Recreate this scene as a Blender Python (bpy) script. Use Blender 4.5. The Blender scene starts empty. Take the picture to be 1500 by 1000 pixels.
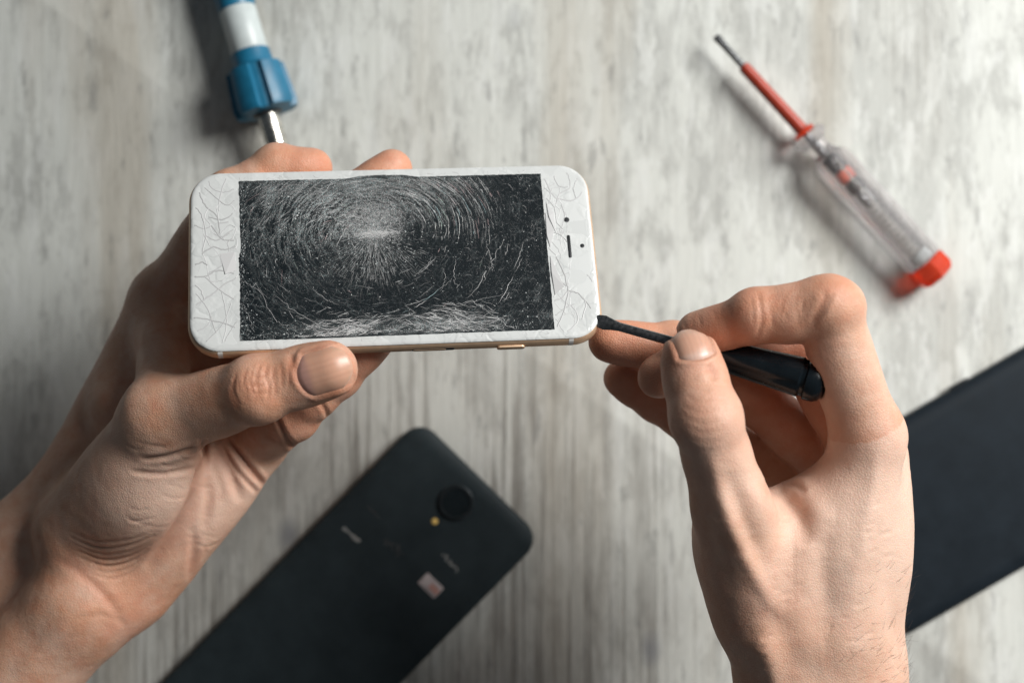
import bpy, bmesh, math, random
import numpy as np
from mathutils import Vector, Matrix, geometry

random.seed(7); rng = np.random.default_rng(7)
MM = 0.001
scene = bpy.context.scene
COL = scene.collection
F = 2078.0; CAMZ = 600.0        # focal length in photo pixels (1500 wide), camera height in mm

def P(px, py, z):
    """point (mm) at height z over the table seen at a place of the photograph"""
    s = (CAMZ - z) / F
    return np.array([(px - 750) * s, (500 - py) * s, z], float)
def nrm(v):
    v = np.asarray(v, float); return v / np.linalg.norm(v)

# ------------------------------------------------------------------ materials
def new_mat(name):
    m = bpy.data.materials.new(name); m.use_nodes = True
    nt = m.node_tree; b = nt.nodes['Principled BSDF']
    return m, nt, b
def node(nt, t, **kw):
    n = nt.nodes.new(t)
    for k, v in kw.items():
        if k in n.inputs: n.inputs[k].default_value = v
        else: setattr(n, k, v)
    return n
def link(nt, a, b): nt.links.new(a, b)
def ramp(nt, src, stops):
    r = nt.nodes.new('ShaderNodeValToRGB'); link(nt, src, r.inputs[0])
    e = r.color_ramp.elements
    while len(e) < len(stops): e.new(0.5)
    for el, (p, c) in zip(e, stops):
        el.position = p
        if not isinstance(c, (tuple, list)): c = (c, c, c)
        el.color = (*c, 1)
    return r
def mixc(nt, fac, a, b, mode='MIX'):
    n = nt.nodes.new('ShaderNodeMix'); n.data_type = 'RGBA'; n.blend_type = mode
    for i, v in ((0, fac), (6, a), (7, b)):
        if hasattr(v, 'is_linked') or hasattr(v, 'links'): link(nt, v, n.inputs[i])
        else: n.inputs[i].default_value = v if i == 0 else (*v, 1)
    return n.outputs[2]
def math_n(nt, op, a, b=0.0):
    n = nt.nodes.new('ShaderNodeMath'); n.operation = op
    for i, v in ((0, a), (1, b)):
        if hasattr(v, 'links'): link(nt, v, n.inputs[i])
        else: n.inputs[i].default_value = v
    return n.outputs[0]
def mapping(nt, scale=(1, 1, 1), loc=(0, 0, 0), rot=(0, 0, 0)):
    tc = nt.nodes.new('ShaderNodeTexCoord'); mp = nt.nodes.new('ShaderNodeMapping')
    mp.inputs['Scale'].default_value = scale; mp.inputs['Location'].default_value = loc; mp.inputs['Rotation'].default_value = rot
    link(nt, tc.outputs['Object'], mp.inputs[0]); return mp.outputs[0]
def bump(nt, b, h, strength, dist):
    n = nt.nodes.new('ShaderNodeBump'); n.inputs['Strength'].default_value = strength; n.inputs['Distance'].default_value = dist
    link(nt, h, n.inputs['Height']); link(nt, n.outputs[0], b.inputs['Normal']); return n

def simple(name, col, rough=0.5, metal=0.0, var=0.12, scale=300, bmp=0.0, coat=0.0, spec=0.5):
    """plain material with a little procedural variation of tone and roughness"""
    m, nt, b = new_mat(name)
    v = mapping(nt)
    n = node(nt, 'ShaderNodeTexNoise', Scale=scale, Detail=4.0); link(nt, v, n.inputs['Vector'])
    lo = tuple(c * (1 - var) for c in col); hi = tuple(min(1, c * (1 + var)) for c in col)
    r = ramp(nt, n.outputs[0], [(0.3, lo), (0.7, hi)])
    link(nt, r.outputs[0], b.inputs['Base Color'])
    r2 = ramp(nt, n.outputs[0], [(0.3, max(0, rough - .06)), (0.7, min(1, rough + .06))])
    link(nt, r2.outputs[0], b.inputs['Roughness'])
    b.inputs['Metallic'].default_value = metal; b.inputs['Coat Weight'].default_value = coat
    b.inputs['Specular IOR Level'].default_value = spec
    if bmp: bump(nt, b, n.outputs[0], bmp, 0.0004)
    return m

def wood_mat():
    m, nt, b = new_mat('whitewashed_wood')
    def noise(sx, sy, detail=6, rough=.6, dist=0., loc=(0, 0, 0)):
        n = node(nt, 'ShaderNodeTexNoise', Scale=1.0, Detail=detail, Roughness=rough, Distortion=dist)
        link(nt, mapping(nt, (sx, sy, 1), loc), n.inputs['Vector']); return n.outputs[0]
    paint = (0.595, 0.610, 0.575); grey = (0.30, 0.302, 0.285); brown = (0.37, 0.322, 0.25)
    # big worn patches, stretched along the grain
    big = noise(13, 5, 4, .6, .3, (1.3, 4.1, 0))
    patch = noise(66, 21, 8, .72, .25, (3, 2, 0))
    small = noise(210, 62, 6, .72, .15, (7.7, 3.1, 0))
    fine = noise(420, 30, 5, .7, .2, (7, 1, 0))
    k1 = ramp(nt, math_n(nt, 'ADD', math_n(nt, 'MULTIPLY', big, .5), math_n(nt, 'MULTIPLY', patch, .5)), [(.485, 0.0), (.545, 1.0)])
    c1 = mixc(nt, math_n(nt, 'MULTIPLY', k1.outputs[0], .40), paint, grey)
    k2 = ramp(nt, math_n(nt, 'ADD', math_n(nt, 'MULTIPLY', small, .65), math_n(nt, 'MULTIPLY', patch, .35)), [(.515, 0.0), (.555, 1.0)])
    c1 = mixc(nt, math_n(nt, 'MULTIPLY', k2.outputs[0], .32), c1, grey)
    k3 = ramp(nt, noise(100, 30, 6, .68, .2, (15, 9, 0)), [(.53, 0.0), (.58, 1.0)])
    c1 = mixc(nt, math_n(nt, 'MULTIPLY', k3.outputs[0], .5), c1, (0.66, 0.675, 0.65))
    warm = ramp(nt, noise(20, 1.6, 4, .55, .2, (9, 5, 0)), [(.53, 0.0), (.66, 1.0)])
    c2 = mixc(nt, math_n(nt, 'MULTIPLY', warm.outputs[0], .52), c1, brown)
    # thin dark open-grain lines, strong only where the paint is worn
    gl = noise(330, 5.5, 3, .55, .15, (2.7, 0, 0)); gl2 = noise(190, 14, 4, .6, .3, (8.1, 4, 0))
    ln = ramp(nt, math_n(nt, 'ADD', math_n(nt, 'MULTIPLY', gl, .65), math_n(nt, 'MULTIPLY', gl2, .35)), [(.49, 0.0), (.60, 1.0)])
    vo0 = node(nt, 'ShaderNodeTexGradient', gradient_type='SPHERICAL'); link(nt, mapping(nt, (6.0, 4.6, 1), (.15, .62, 0)), vo0.inputs['Vector'])
    lmask0 = math_n(nt, 'ADD', noise(9, 6, 4, .6, .3, (5.2, 8.4, 0)), math_n(nt, 'MULTIPLY', vo0.outputs['Fac'], .40))
    lmask = ramp(nt, lmask0, [(.52, 0.0), (.74, 1.0)])
    lf = math_n(nt, 'MULTIPLY', math_n(nt, 'MULTIPLY', ln.outputs[0], lmask.outputs[0]), .62)
    worn = mixc(nt, math_n(nt, 'MULTIPLY', lmask.outputs[0], .30), c2, (0.36, 0.33, 0.29))
    c3 = mixc(nt, lf, worn, (0.16, 0.145, 0.125))
    # short dashes of dark stain
    sp = noise(160, 42, 5, .62, .2, (11, 3, 0))
    spm = ramp(nt, sp, [(.60, 0.0), (.66, 1.0)])
    c4 = mixc(nt, math_n(nt, 'MULTIPLY', spm.outputs[0], .42), c3, (0.19, 0.19, 0.185))
    # fine grain
    fr = ramp(nt, fine, [(.32, .90), (.66, 1.04)])
    c5 = mixc(nt, 1.0, c4, fr.outputs[0], 'MULTIPLY')
    # a few bluish stains
    vo = node(nt, 'ShaderNodeTexVoronoi', Scale=1.0); link(nt, mapping(nt, (26, 16, 1), (.35, .1, 0)), vo.inputs['Vector'])
    st = ramp(nt, vo.outputs['Distance'], [(.05, 1.0), (.16, 0.0)])
    sm = ramp(nt, noise(7, 7, 2, .5, 0, (2.2, .4, 0)), [(.55, 0.0), (.64, 1.0)])
    c6 = mixc(nt, math_n(nt, 'MULTIPLY', math_n(nt, 'MULTIPLY', st.outputs[0], sm.outputs[0]), .6), c5, (0.13, 0.14, 0.17))
    link(nt, c6, b.inputs['Base Color'])
    b.inputs['Roughness'].default_value = .62; b.inputs['Specular IOR Level'].default_value = .35
    h = math_n(nt, 'SUBTRACT', fine, math_n(nt, 'MULTIPLY', lf, 1.4))
    bump(nt, b, h, .35, .0006)
    return m

def skin_mat():
    m, nt, b = new_mat('skin')
    at = nt.nodes.new('ShaderNodeVertexColor'); at.layer_name = 'tone'
    sep = nt.nodes.new('ShaderNodeSeparateColor'); link(nt, at.outputs[0], sep.inputs[0])
    def noise(s, detail=4, rough=.6):
        n = node(nt, 'ShaderNodeTexNoise', Scale=s, Detail=detail, Roughness=rough); link(nt, mapping(nt), n.inputs['Vector']); return n.outputs[0]
    base = (0.595, 0.328, 0.212); red = (0.54, 0.180, 0.095); pale = (0.74, 0.535, 0.430); dark = (0.20, 0.085, 0.05)
    mott = ramp(nt, noise(70, 5), [(.38, 0.0), (.66, 1.0)])
    c = mixc(nt, math_n(nt, 'MULTIPLY', mott.outputs[0], .45), base, pale)
    mott2 = ramp(nt, noise(170, 4), [(.45, 0.0), (.75, 1.0)])
    c = mixc(nt, math_n(nt, 'MULTIPLY', mott2.outputs[0], .42), c, red)
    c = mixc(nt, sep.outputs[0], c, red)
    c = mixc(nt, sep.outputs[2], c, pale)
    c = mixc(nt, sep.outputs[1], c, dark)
    link(nt, c, b.inputs['Base Color'])
    b.inputs['Subsurface Weight'].default_value = .16
    b.inputs['Subsurface Radius'].default_value = (1.0, .35, .2)
    b.inputs['Subsurface Scale'].default_value = .0032
    rr = ramp(nt, noise(250, 4), [(.3, .42), (.7, .58)])
    link(nt, rr.outputs[0], b.inputs['Roughness'])
    b.inputs['Specular IOR Level'].default_value = .42
    vo = node(nt, 'ShaderNodeTexVoronoi', Scale=1150.0, feature='DISTANCE_TO_EDGE'); 
    wn = node(nt, 'ShaderNodeTexNoise', Scale=500.0, Detail=3.0); link(nt, mapping(nt), wn.inputs['Vector'])
    wv = nt.nodes.new('ShaderNodeVectorMath'); wv.operation = 'MULTIPLY_ADD'
    link(nt, wn.outputs['Color'], wv.inputs[0]); wv.inputs[1].default_value = (.0012, .0012, .0012); link(nt, mapping(nt), wv.inputs[2])
    link(nt, wv.outputs[0], vo.inputs['Vector'])
    cells = ramp(nt, vo.outputs['Distance'], [(0.0, 0.0), (.22, 1.0)])
    h = math_n(nt, 'ADD', math_n(nt, 'MULTIPLY', cells.outputs[0], .5), math_n(nt, 'MULTIPLY', noise(420, 5), 1.1))
    bump(nt, b, h, .42, .0003)
    return m

def nail_mat():
    m, nt, b = new_mat('fingernail')
    at = nt.nodes.new('ShaderNodeVertexColor'); at.layer_name = 'tone'
    link(nt, at.outputs[0], b.inputs['Base Color'])
    b.inputs['Roughness'].default_value = .36; b.inputs['Subsurface Weight'].default_value = .2
    b.inputs['Subsurface Radius'].default_value = (1, .4, .25); b.inputs['Subsurface Scale'].default_value = .002
    n = node(nt, 'ShaderNodeTexNoise', Scale=700.0, Detail=2.0); link(nt, mapping(nt), n.inputs['Vector'])
    bump(nt, b, n.outputs[0], .12, .0003)
    return m

def vcol_mat(name, rough=.4, spec=.5):
    m, nt, b = new_mat(name)
    at = nt.nodes.new('ShaderNodeVertexColor'); at.layer_name = 'tone'
    link(nt, at.outputs[0], b.inputs['Base Color']); b.inputs['Roughness'].default_value = rough; b.inputs['Specular IOR Level'].default_value = spec
    return m

def clear_mat(name, col, rough=.06, ior=1.25, trans=1.0):
    m, nt, b = new_mat(name)
    b.inputs['Base Color'].default_value = (*col, 1); b.inputs['Transmission Weight'].default_value = trans
    b.inputs['IOR'].default_value = ior
    n = node(nt, 'ShaderNodeTexNoise', Scale=180.0, Detail=3.0); link(nt, mapping(nt), n.inputs['Vector'])
    r = ramp(nt, n.outputs[0], [(.3, rough), (.7, rough + .12)]); link(nt, r.outputs[0], b.inputs['Roughness'])
    return m

def dark_glass(name, col, rough=.18, speck=.0):
    m, nt, b = new_mat(name)
    n = node(nt, 'ShaderNodeTexNoise', Scale=90.0, Detail=6.0, Roughness=.7); link(nt, mapping(nt), n.inputs['Vector'])
    r = ramp(nt, n.outputs[0], [(.35, tuple(c * .85 for c in col)), (.7, tuple(c * 1.2 for c in col))])
    n2 = node(nt, 'ShaderNodeTexNoise', Scale=2600.0, Detail=2.0); link(nt, mapping(nt), n2.inputs['Vector'])
    s = ramp(nt, n2.outputs[0], [(.72, 0.0), (.80, 1.0)])
    c = mixc(nt, math_n(nt, 'MULTIPLY', s.outputs[0], speck), r.outputs[0], (.35, .37, .38))
    link(nt, c, b.inputs['Base Color'])
    r2 = ramp(nt, n.outputs[0], [(.3, rough), (.7, rough + .12)]); link(nt, r2.outputs[0], b.inputs['Roughness'])
    b.inputs['Specular IOR Level'].default_value = .17
    return m

def shattered_white():
    m, nt, b = new_mat('white_glass')
    wn = node(nt, 'ShaderNodeTexNoise', Scale=120.0, Detail=3.0); link(nt, mapping(nt), wn.inputs['Vector'])
    wv = nt.nodes.new('ShaderNodeVectorMath'); wv.operation = 'MULTIPLY_ADD'
    link(nt, wn.outputs['Color'], wv.inputs[0]); wv.inputs[1].default_value = (.006, .006, 0); link(nt, mapping(nt), wv.inputs[2])
    vo = node(nt, 'ShaderNodeTexVoronoi', Scale=175.0); link(nt, wv.outputs[0], vo.inputs['Vector'])
    ve = node(nt, 'ShaderNodeTexVoronoi', Scale=175.0, feature='DISTANCE_TO_EDGE'); link(nt, wv.outputs[0], ve.inputs['Vector'])
    bw = nt.nodes.new('ShaderNodeRGBToBW'); link(nt, vo.outputs['Color'], bw.inputs[0])
    tone = ramp(nt, bw.outputs[0], [(.25, (.570, .586, .580)), (.75, (.618, .634, .627))])
    edge = ramp(nt, ve.outputs['Distance'], [(0.0, 1.0), (.05, 0.0)])
    some = ramp(nt, wn.outputs[0], [(.46, 0.0), (.56, 1.0)])
    c = mixc(nt, math_n(nt, 'MULTIPLY', edge.outputs[0], math_n(nt, 'MULTIPLY', some.outputs[0], .4)), tone.outputs[0], (.42, .44, .44))
    link(nt, c, b.inputs['Base Color']); b.inputs['Roughness'].default_value = .24
    soft = ramp(nt, ve.outputs['Distance'], [(0.0, 0.0), (.16, 1.0)])
    hh = math_n(nt, 'ADD', math_n(nt, 'MULTIPLY', soft.outputs[0], math_n(nt, 'MULTIPLY', some.outputs[0], .8)), math_n(nt, 'MULTIPLY', bw.outputs[0], .5))
    bump(nt, b, hh, .5, .00022)
    return m

def display_mat(imp):
    """black panel under crazed glass: fine glitter that follows rings and rays round the blow"""
    m, nt, b = new_mat('broken_display')
    mm = lambda op, a, c=0.0: math_n(nt, op, a, c)
    tc = nt.nodes.new('ShaderNodeTexCoord'); sx = nt.nodes.new('ShaderNodeSeparateXYZ'); link(nt, tc.outputs['Object'], sx.inputs[0])
    X0, Y0 = mm('MULTIPLY', sx.outputs[0], 1000.0), mm('MULTIPLY', sx.outputs[1], 1000.0)     # mm
    w = node(nt, 'ShaderNodeTexNoise', Scale=130.0, Detail=3.0); link(nt, tc.outputs['Object'], w.inputs['Vector'])
    wob = mm('MULTIPLY', mm('SUBTRACT', w.outputs[0], .5), 3.0)
    x, y = mm('ADD', mm('SUBTRACT', X0, imp[0]), wob), mm('ADD', mm('DIVIDE', mm('SUBTRACT', Y0, imp[1]), .84), wob)
    r = mm('SQRT', mm('ADD', mm('MULTIPLY', x, x), mm('MULTIPLY', y, y))); c0_, s0_ = math.cos(2.53), math.sin(2.53)
    th = mm('ARCTAN2', mm('SUBTRACT', mm('MULTIPLY', y, c0_), mm('MULTIPLY', x, s0_)), mm('ADD', mm('MULTIPLY', x, c0_), mm('MULTIPLY', y, s0_)))
    def nz(vx, vy, detail=3.0, rough=.6):
        c = nt.nodes.new('ShaderNodeCombineXYZ'); 
        for i, v in enumerate((vx, vy)):
            if hasattr(v, 'links'): link(nt, v, c.inputs[i])
            else: c.inputs[i].default_value = v
        n = node(nt, 'ShaderNodeTexNoise', Scale=1.0, Detail=detail, Roughness=rough); link(nt, c.outputs[0], n.inputs['Vector']); return n.outputs[0]
    def gauss(v, c, wd): 
        d = mm('DIVIDE', mm('SUBTRACT', v, c), wd); return mm('EXPONENT', mm('MULTIPLY', mm('MULTIPLY', d, d), -1.0))
    def step(v, lo, hi): return ramp(nt, v, [(lo, 0.0), (hi, 1.0)]).outputs[0]
    spk = nz(mm('MULTIPLY', X0, 3.1), mm('MULTIPLY', Y0, 3.1), 2.0, .7)                                   # glitter grain
    spk2 = nz(mm('MULTIPLY', X0, 5.3), mm('MULTIPLY', Y0, 5.3), 1.0, .5)
    ring = nz(mm('MULTIPLY', r, .95), mm('MULTIPLY', th, 2.6), 5.0, .62)
    ring_f = step(ring, .47, .57)
    ray = nz(mm('MULTIPLY', th, 26.0), mm('MULTIPLY', r, .33), 3.0, .6); ray_f = step(ray, .53, .64)
    low = nz(mm('MULTIPLY', X0, .10), mm('MULTIPLY', Y0, .10), 3.0)
    # where each kind shows
    ul = mm('MULTIPLY', gauss(th, -.06, .95), mm('MULTIPLY', gauss(r, 20.0, 21.0), 1.0))
    urm = mm('MULTIPLY', gauss(th, -1.56, .6), mm('MULTIPLY', gauss(r, 22.0, 15.0), .8))
    dn = mm('MULTIPLY', gauss(th, 2.10, .95), mm('MULTIPLY', gauss(r, 10.0, 8.5), .95))
    core = mm('MULTIPLY', gauss(X0, imp[0], 7.5), mm('MULTIPLY', gauss(Y0, imp[1] + 4.0, 7.0), 1.0))
    core2 = mm('MULTIPLY', gauss(X0, imp[0], 5.0), gauss(Y0, imp[1] + .3, 1.5))
    top = mm('MULTIPLY', gauss(Y0, 27.0, 5.0), mm('MULTIPLY', gauss(X0, -14.0, 30.0), .55))
    bot = mm('MULTIPLY', gauss(Y0, -26.5, 3.0), mm('MULTIPLY', gauss(X0, 2.0, 30.0), .55))
    rings = mm('MULTIPLY', ring_f, mm('ADD', ul, urm))
    rays = mm('MULTIPLY', ray_f, dn)
    powder = mm('ADD', core, mm('ADD', top, bot))
    g1 = mm('MULTIPLY', step(spk, .47, .58), mm('ADD', rings, rays))
    g2 = mm('MULTIPLY', step(spk2, .47, .64), mm('MULTIPLY', powder, mm('ADD', .35, step(low, .40, .58))))
    g3 = mm('MULTIPLY', step(spk2, .69, .74), .55)
    amt = mm('ADD', mm('MULTIPLY', g1, 1.0), mm('ADD', mm('MULTIPLY', g2, .9), mm('ADD', mm('MULTIPLY', mm('MULTIPLY', core2, step(spk2, .40, .56)), .45), g3)))
    def cells(vx, vy, wd, thr):
        c = nt.nodes.new('ShaderNodeCombineXYZ'); link(nt, vx, c.inputs[0]); link(nt, vy, c.inputs[1])
        v = node(nt, 'ShaderNodeTexVoronoi', Scale=1.0, feature='DISTANCE_TO_EDGE'); link(nt, c.outputs[0], v.inputs['Vector'])
        return ramp(nt, v.outputs['Distance'], [(0.0, 1.0), (wd, 0.0)]).outputs[0]
    net1 = mm('MULTIPLY', cells(mm('MULTIPLY', r, .42), mm('MULTIPLY', th, 3.0), .055, 0), step(nz(mm('MULTIPLY', X0, .16), mm('MULTIPLY', Y0, .16), 3.0), .42, .62))
    net2 = mm('MULTIPLY', cells(mm('MULTIPLY', mm('ADD', X0, mm('MULTIPLY', wob, .7)), .36), mm('MULTIPLY', mm('ADD', Y0, mm('MULTIPLY', X0, .2)), .40), .06, 0), step(nz(mm('MULTIPLY', X0, .2), mm('MULTIPLY', Y0, .2), 3.0), .46, .66))
    amt = mm('ADD', amt, mm('MULTIPLY', mm('MULTIPLY', mm('ADD', mm('MULTIPLY', net1, .42), mm('MULTIPLY', net2, .62)), step(spk, .43, .56)), mm('ADD', .30, mm('MULTIPLY', mm('ADD', gauss(th, -.4, 1.5), gauss(Y0, -27.0, 5.0)), .75))))
    amt = mm('MINIMUM', mm('MULTIPLY', amt, 1.0), .92)
    tint = ramp(nt, nz(mm('MULTIPLY', X0, 1.9), mm('MULTIPLY', Y0, 1.9), 1.0), [(.36, (.34, .46, .47)), (.5, (.46, .50, .50)), (.66, (.52, .47, .46))])
    c = mixc(nt, amt, (.0058, .0092, .0115), tint.outputs[0])
    link(nt, c, b.inputs['Base Color']); b.inputs['Roughness'].default_value = .36; b.inputs['Specular IOR Level'].default_value = .22
    bump(nt, b, mm('ADD', amt, mm('MULTIPLY', spk, .3)), .3, .0002)
    return m

M = dict(
    wood=wood_mat(), skin=skin_mat(), nail=nail_mat(),
    white_glass=shattered_white(),
    gold=simple('gold_aluminium', (.68, .47, .31), .42, metal=.5, var=.06, scale=500),
    band=simple('antenna_plastic', (.75, .74, .71), .4, var=.03),
    seam=simple('seam_rubber', (.03, .035, .04), .6),
    crack=vcol_mat('crack_glints', .45, .4), shard=vcol_mat('glass_shards', .42, .35),
    hole=simple('black_hole', (.012, .014, .016), .4),
    black_shell=dark_glass('black_phone_shell', (.0185, .0265, .0305), .5, .0),
    black_rim=simple('black_phone_rim', (.03, .034, .038), .3, metal=.4),
    dark_glass=dark_glass('dark_phone_glass', (.0100, .0155, .0215), .5, .0),
    lens=dark_glass('camera_lens', (.010, .0145, .0170), .25),
    ring=simple('lens_ring', (.030, .036, .040), .35, metal=.5),
    flash=simple('flash_amber', (.75, .52, .16), .3, scale=2000),
    print_=simple('faint_print', (.30, .30, .29), .5, var=.6, scale=1500),
    print_dim=simple('dim_print', (.055, .05, .05), .5, var=.6, scale=1500),
    sticker=simple('grey_pink_sticker', (.38, .335, .335), .5, var=.25, scale=260),
    sticker_red=simple('sticker_red_print', (.40, .22, .19), .5, var=.2, scale=900),
    steel=simple('dark_steel', (.19, .195, .20), .30, metal=.9, var=.35, scale=900, bmp=.2),
    bright_steel=simple('bright_steel', (.62, .60, .55), .24, metal=1.0, var=.25, scale=400, bmp=.15),
    handle=simple('black_handle_plastic', (.0075, .0115, .015), .24, var=.2, scale=200, spec=.3),
    red_sleeve=simple('red_sleeve', (.37, .045, .022), .35, var=.1),
    clear=clear_mat('clear_plastic', (.90, .875, .885), .10, 1.42, .86),
    red_clear=clear_mat('red_clear_plastic', (.92, .09, .035), .14, 1.4, .6),
    red_bit=simple('red_resistor', (.70, .10, .04), .4),
    blue=simple('blue_plastic', (.008, .130, .235), .42, var=.12, scale=250),
    blue_dark=simple('blue_slot', (.006, .06, .14), .5),
    white_pl=simple('white_plastic', (.50, .555, .555), .4, var=.05),
    hair=simple('arm_hair', (.05, .03, .02), .5),
)

# ------------------------------------------------------------------ mesh helpers
def tag(o, label=None, cat=None, group=None, kind=None):
    for k, v in (('label', label), ('category', cat), ('group', group), ('kind', kind)):
        if v: o[k] = v
    return o
def mesh_obj(name, verts, faces, mat, parent=None, smooth=True, cols=None, mats=None, fmat=None):
    me = bpy.data.meshes.new(name)
    v = np.asarray(verts, float) * MM
    me.from_pydata([tuple(p) for p in v], [], [tuple(f) for f in faces]) if not isinstance(faces, np.ndarray) else me.from_pydata(v.tolist(), [], faces.tolist())
    me.materials.append(mat)
    for x in (mats or []): me.materials.append(x)
    if fmat is not None: me.polygons.foreach_set('material_index', fmat)
    me.polygons.foreach_set('use_smooth', [smooth] * len(me.polygons))
    if cols is not None:
        a = me.color_attributes.new('tone', 'FLOAT_COLOR', 'POINT')
        c = np.ones((len(v), 4), np.float32); c[:, :3] = cols
        a.data.foreach_set('color', c.ravel())
    me.update()
    o = bpy.data.objects.new(name, me); COL.objects.link(o)
    if parent is not None: o.parent = parent
    return o
def flat_angle(o, deg=35):
    me = o.data
    bm = bmesh.new(); bm.from_mesh(me)
    for e in bm.edges:
        if len(e.link_faces) == 2 and e.calc_face_angle(0) > math.radians(deg): e.smooth = False
    bm.to_mesh(me); bm.free(); return o
def empty(name, frame=None, loc=(0, 0, 0)):
    o = bpy.data.objects.new(name, None); COL.objects.link(o); o.empty_display_size = .01
    if frame is not None: o.matrix_world = frame
    else: o.location = [c * MM for c in loc]
    return o
def frame(origin, ex, ey, ez):
    m = Matrix.Identity(4)
    for i in range(3):
        m[i][0] = ex[i]; m[i][1] = ey[i]; m[i][2] = ez[i]; m[i][3] = origin[i] * MM
    return m
def axis_frame(a, b, up=(0, 0, 1)):
    """local +x runs from a to b; z stays as close to up as it can"""
    ex = nrm(np.subtract(b, a)); ey = nrm(np.cross(up, ex)); ez = np.cross(ex, ey)
    return frame(a, ex, ey, ez), float(np.linalg.norm(np.subtract(b, a)))

class MB:
    def __init__(s): s.v = []; s.f = []
    def add(s, v, f):
        o = len(s.v); s.v += [tuple(map(float, p)) for p in v]; s.f += [tuple(i + o for i in q) for q in f]; return s
    def lathe(s, prof, n=32, flat=1.0, phase=0.0, mod=None):
        """profile of (x, radius) turned round the local x axis"""
        v = []; f = []
        for i, (x, r) in enumerate(prof):
            for k in range(n):
                a = 2 * math.pi * k / n + phase
                rr = r * (mod(a, i) if mod else 1)
                v.append((x, rr * math.cos(a), rr * math.sin(a) * flat))
        for i in range(len(prof) - 1):
            for k in range(n):
                f.append((i * n + k, (i + 1) * n + k, (i + 1) * n + (k + 1) % n, i * n + (k + 1) % n))
        f.append(tuple(range(n))); f.append(tuple((len(prof) - 1) * n + k for k in reversed(range(n))))
        return s.add(v, [tuple(reversed(q)) for q in f])
    def plate(s, L, W, R, prof, seg=10, cx=0, cy=0):
        """stack of rounded rectangles: prof = [(inset, z), ...] from the bottom up"""
        v = []; f = []; n = 0
        for ins, z in prof:
            l = L / 2 - ins; w = W / 2 - ins; r = max(R - ins, .02); ring = []
            for qx, qy, a0 in ((1, 1, 0), (-1, 1, 90), (-1, -1, 180), (1, -1, 270)):
                for k in range(seg + 1):
                    a = math.radians(a0 + 90 * k / seg)
                    ring.append((cx + qx * (l - r) + r * math.cos(a), cy + qy * (w - r) + r * math.sin(a), z))
            n = len(ring); v += ring
        for i in range(len(prof) - 1):
            for k in range(n):
                f.append((i * n + k, i * n + (k + 1) % n, (i + 1) * n + (k + 1) % n, (i + 1) * n + k))
        f.append(tuple(reversed(range(n)))); f.append(tuple((len(prof) - 1) * n + k for k in range(n)))
        return s.add(v, f)
    def box(s, x0, x1, y0, y1, z0, z1):
        v = [(x, y, z) for x in (x0, x1) for y in (y0, y1) for z in (z0, z1)]
        return s.add(v, [(0, 1, 3, 2), (4, 6, 7, 5), (0, 4, 5, 1), (2, 3, 7, 6), (0, 2, 6, 4), (1, 5, 7, 3)])
    def tube(s, pts, r, n=8):
        pts = [np.array(p, float) for p in pts]; v = []; f = []
        for i, p in enumerate(pts):
            t = nrm(pts[min(i + 1, len(pts) - 1)] - pts[max(i - 1, 0)])
            a = nrm(np.cross(t, (0.31, .2, .93) if abs(t[2]) < .9 else (1, 0, 0))); b_ = np.cross(t, a)
            rr = r[i] if isinstance(r, (list, tuple)) else r
            for k in range(n):
                q = 2 * math.pi * k / n; v.append(p + rr * (math.cos(q) * a + math.sin(q) * b_))
        for i in range(len(pts) - 1):
            for k in range(n): f.append((i * n + k, i * n + (k + 1) % n, (i + 1) * n + (k + 1) % n, (i + 1) * n + k))
        f.append(tuple(reversed(range(n)))); f.append(tuple((len(pts) - 1) * n + k for k in range(n)))
        return s.add(v, f)
    def build(s, name, mat, parent=None, smooth=True, angle=35):
        o = mesh_obj(name, s.v, s.f, mat, parent, smooth)
        return flat_angle(o, angle) if smooth else o

# ------------------------------------------------------------------ table
tb = MB().plate(1100, 800, 6, [(0, -30), (0, -2), (.6, -.6), (2, 0)], 4)
table = tb.build('table', M['wood'], None)
tag(table, 'whitewashed wooden table top with worn vertical grain under everything', 'table', kind='structure')

# ------------------------------------------------------------------ white phone with the shattered screen
PH_O = np.array([-39.56, 29.465, 119.52])
EX = np.array([.9934, .037, -.109]); EY = np.array([-.074, .931, -.356]); EX = nrm(EX); EY = nrm(EY - EX * (EX @ EY)); EZ = np.cross(EX, EY)
def PL(x, y, d=0.0): return PH_O + EX * x + EY * y - EZ * d        # phone-local (mm), d = depth behind the glass
def px2phone(px, py):
    """where a line of sight meets the plane of the phone's glass, in phone-local mm"""
    c = np.array([0, 0, CAMZ]); d = P(px, py, 0) - c; t = ((PH_O - c) @ EZ) / (d @ EZ); q = c + d * t - PH_O
    return q @ EX, q @ EY
phone = empty('smartphone', frame(PH_O, EX, EY, EZ))
tag(phone, 'white and gold smartphone with shattered screen held up in the left hand', 'phone')
L, W, R = 138.3, 67.1, 11.0
q = [(3.0 - 3.0 * math.sin(a), -3.75 - 3.35 * math.cos(a)) for a in np.linspace(0, math.pi / 2, 8)] + [(1.45 * (1 - math.cos(a)), -3.75 + 3.05 * math.sin(a)) for a in np.linspace(0, math.pi / 2 * .78, 7)][1:]
body = MB().plate(L, W, R, q, 12).build('frame', M['gold'], phone)
ins = q[-1][0]
MB().plate(L, W, R, [(ins + .12, -.95), (ins + .12, -.72)], 12).build('seam', M['seam'], phone)
glass = MB().plate(L, W, R, [(ins + .05, -.72), (ins + .02, -.5), (ins + .35, -.2), (ins + 1.0, -.06), (ins + 2.2, 0)], 12).build('front_glass', M['white_glass'], phone)

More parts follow.
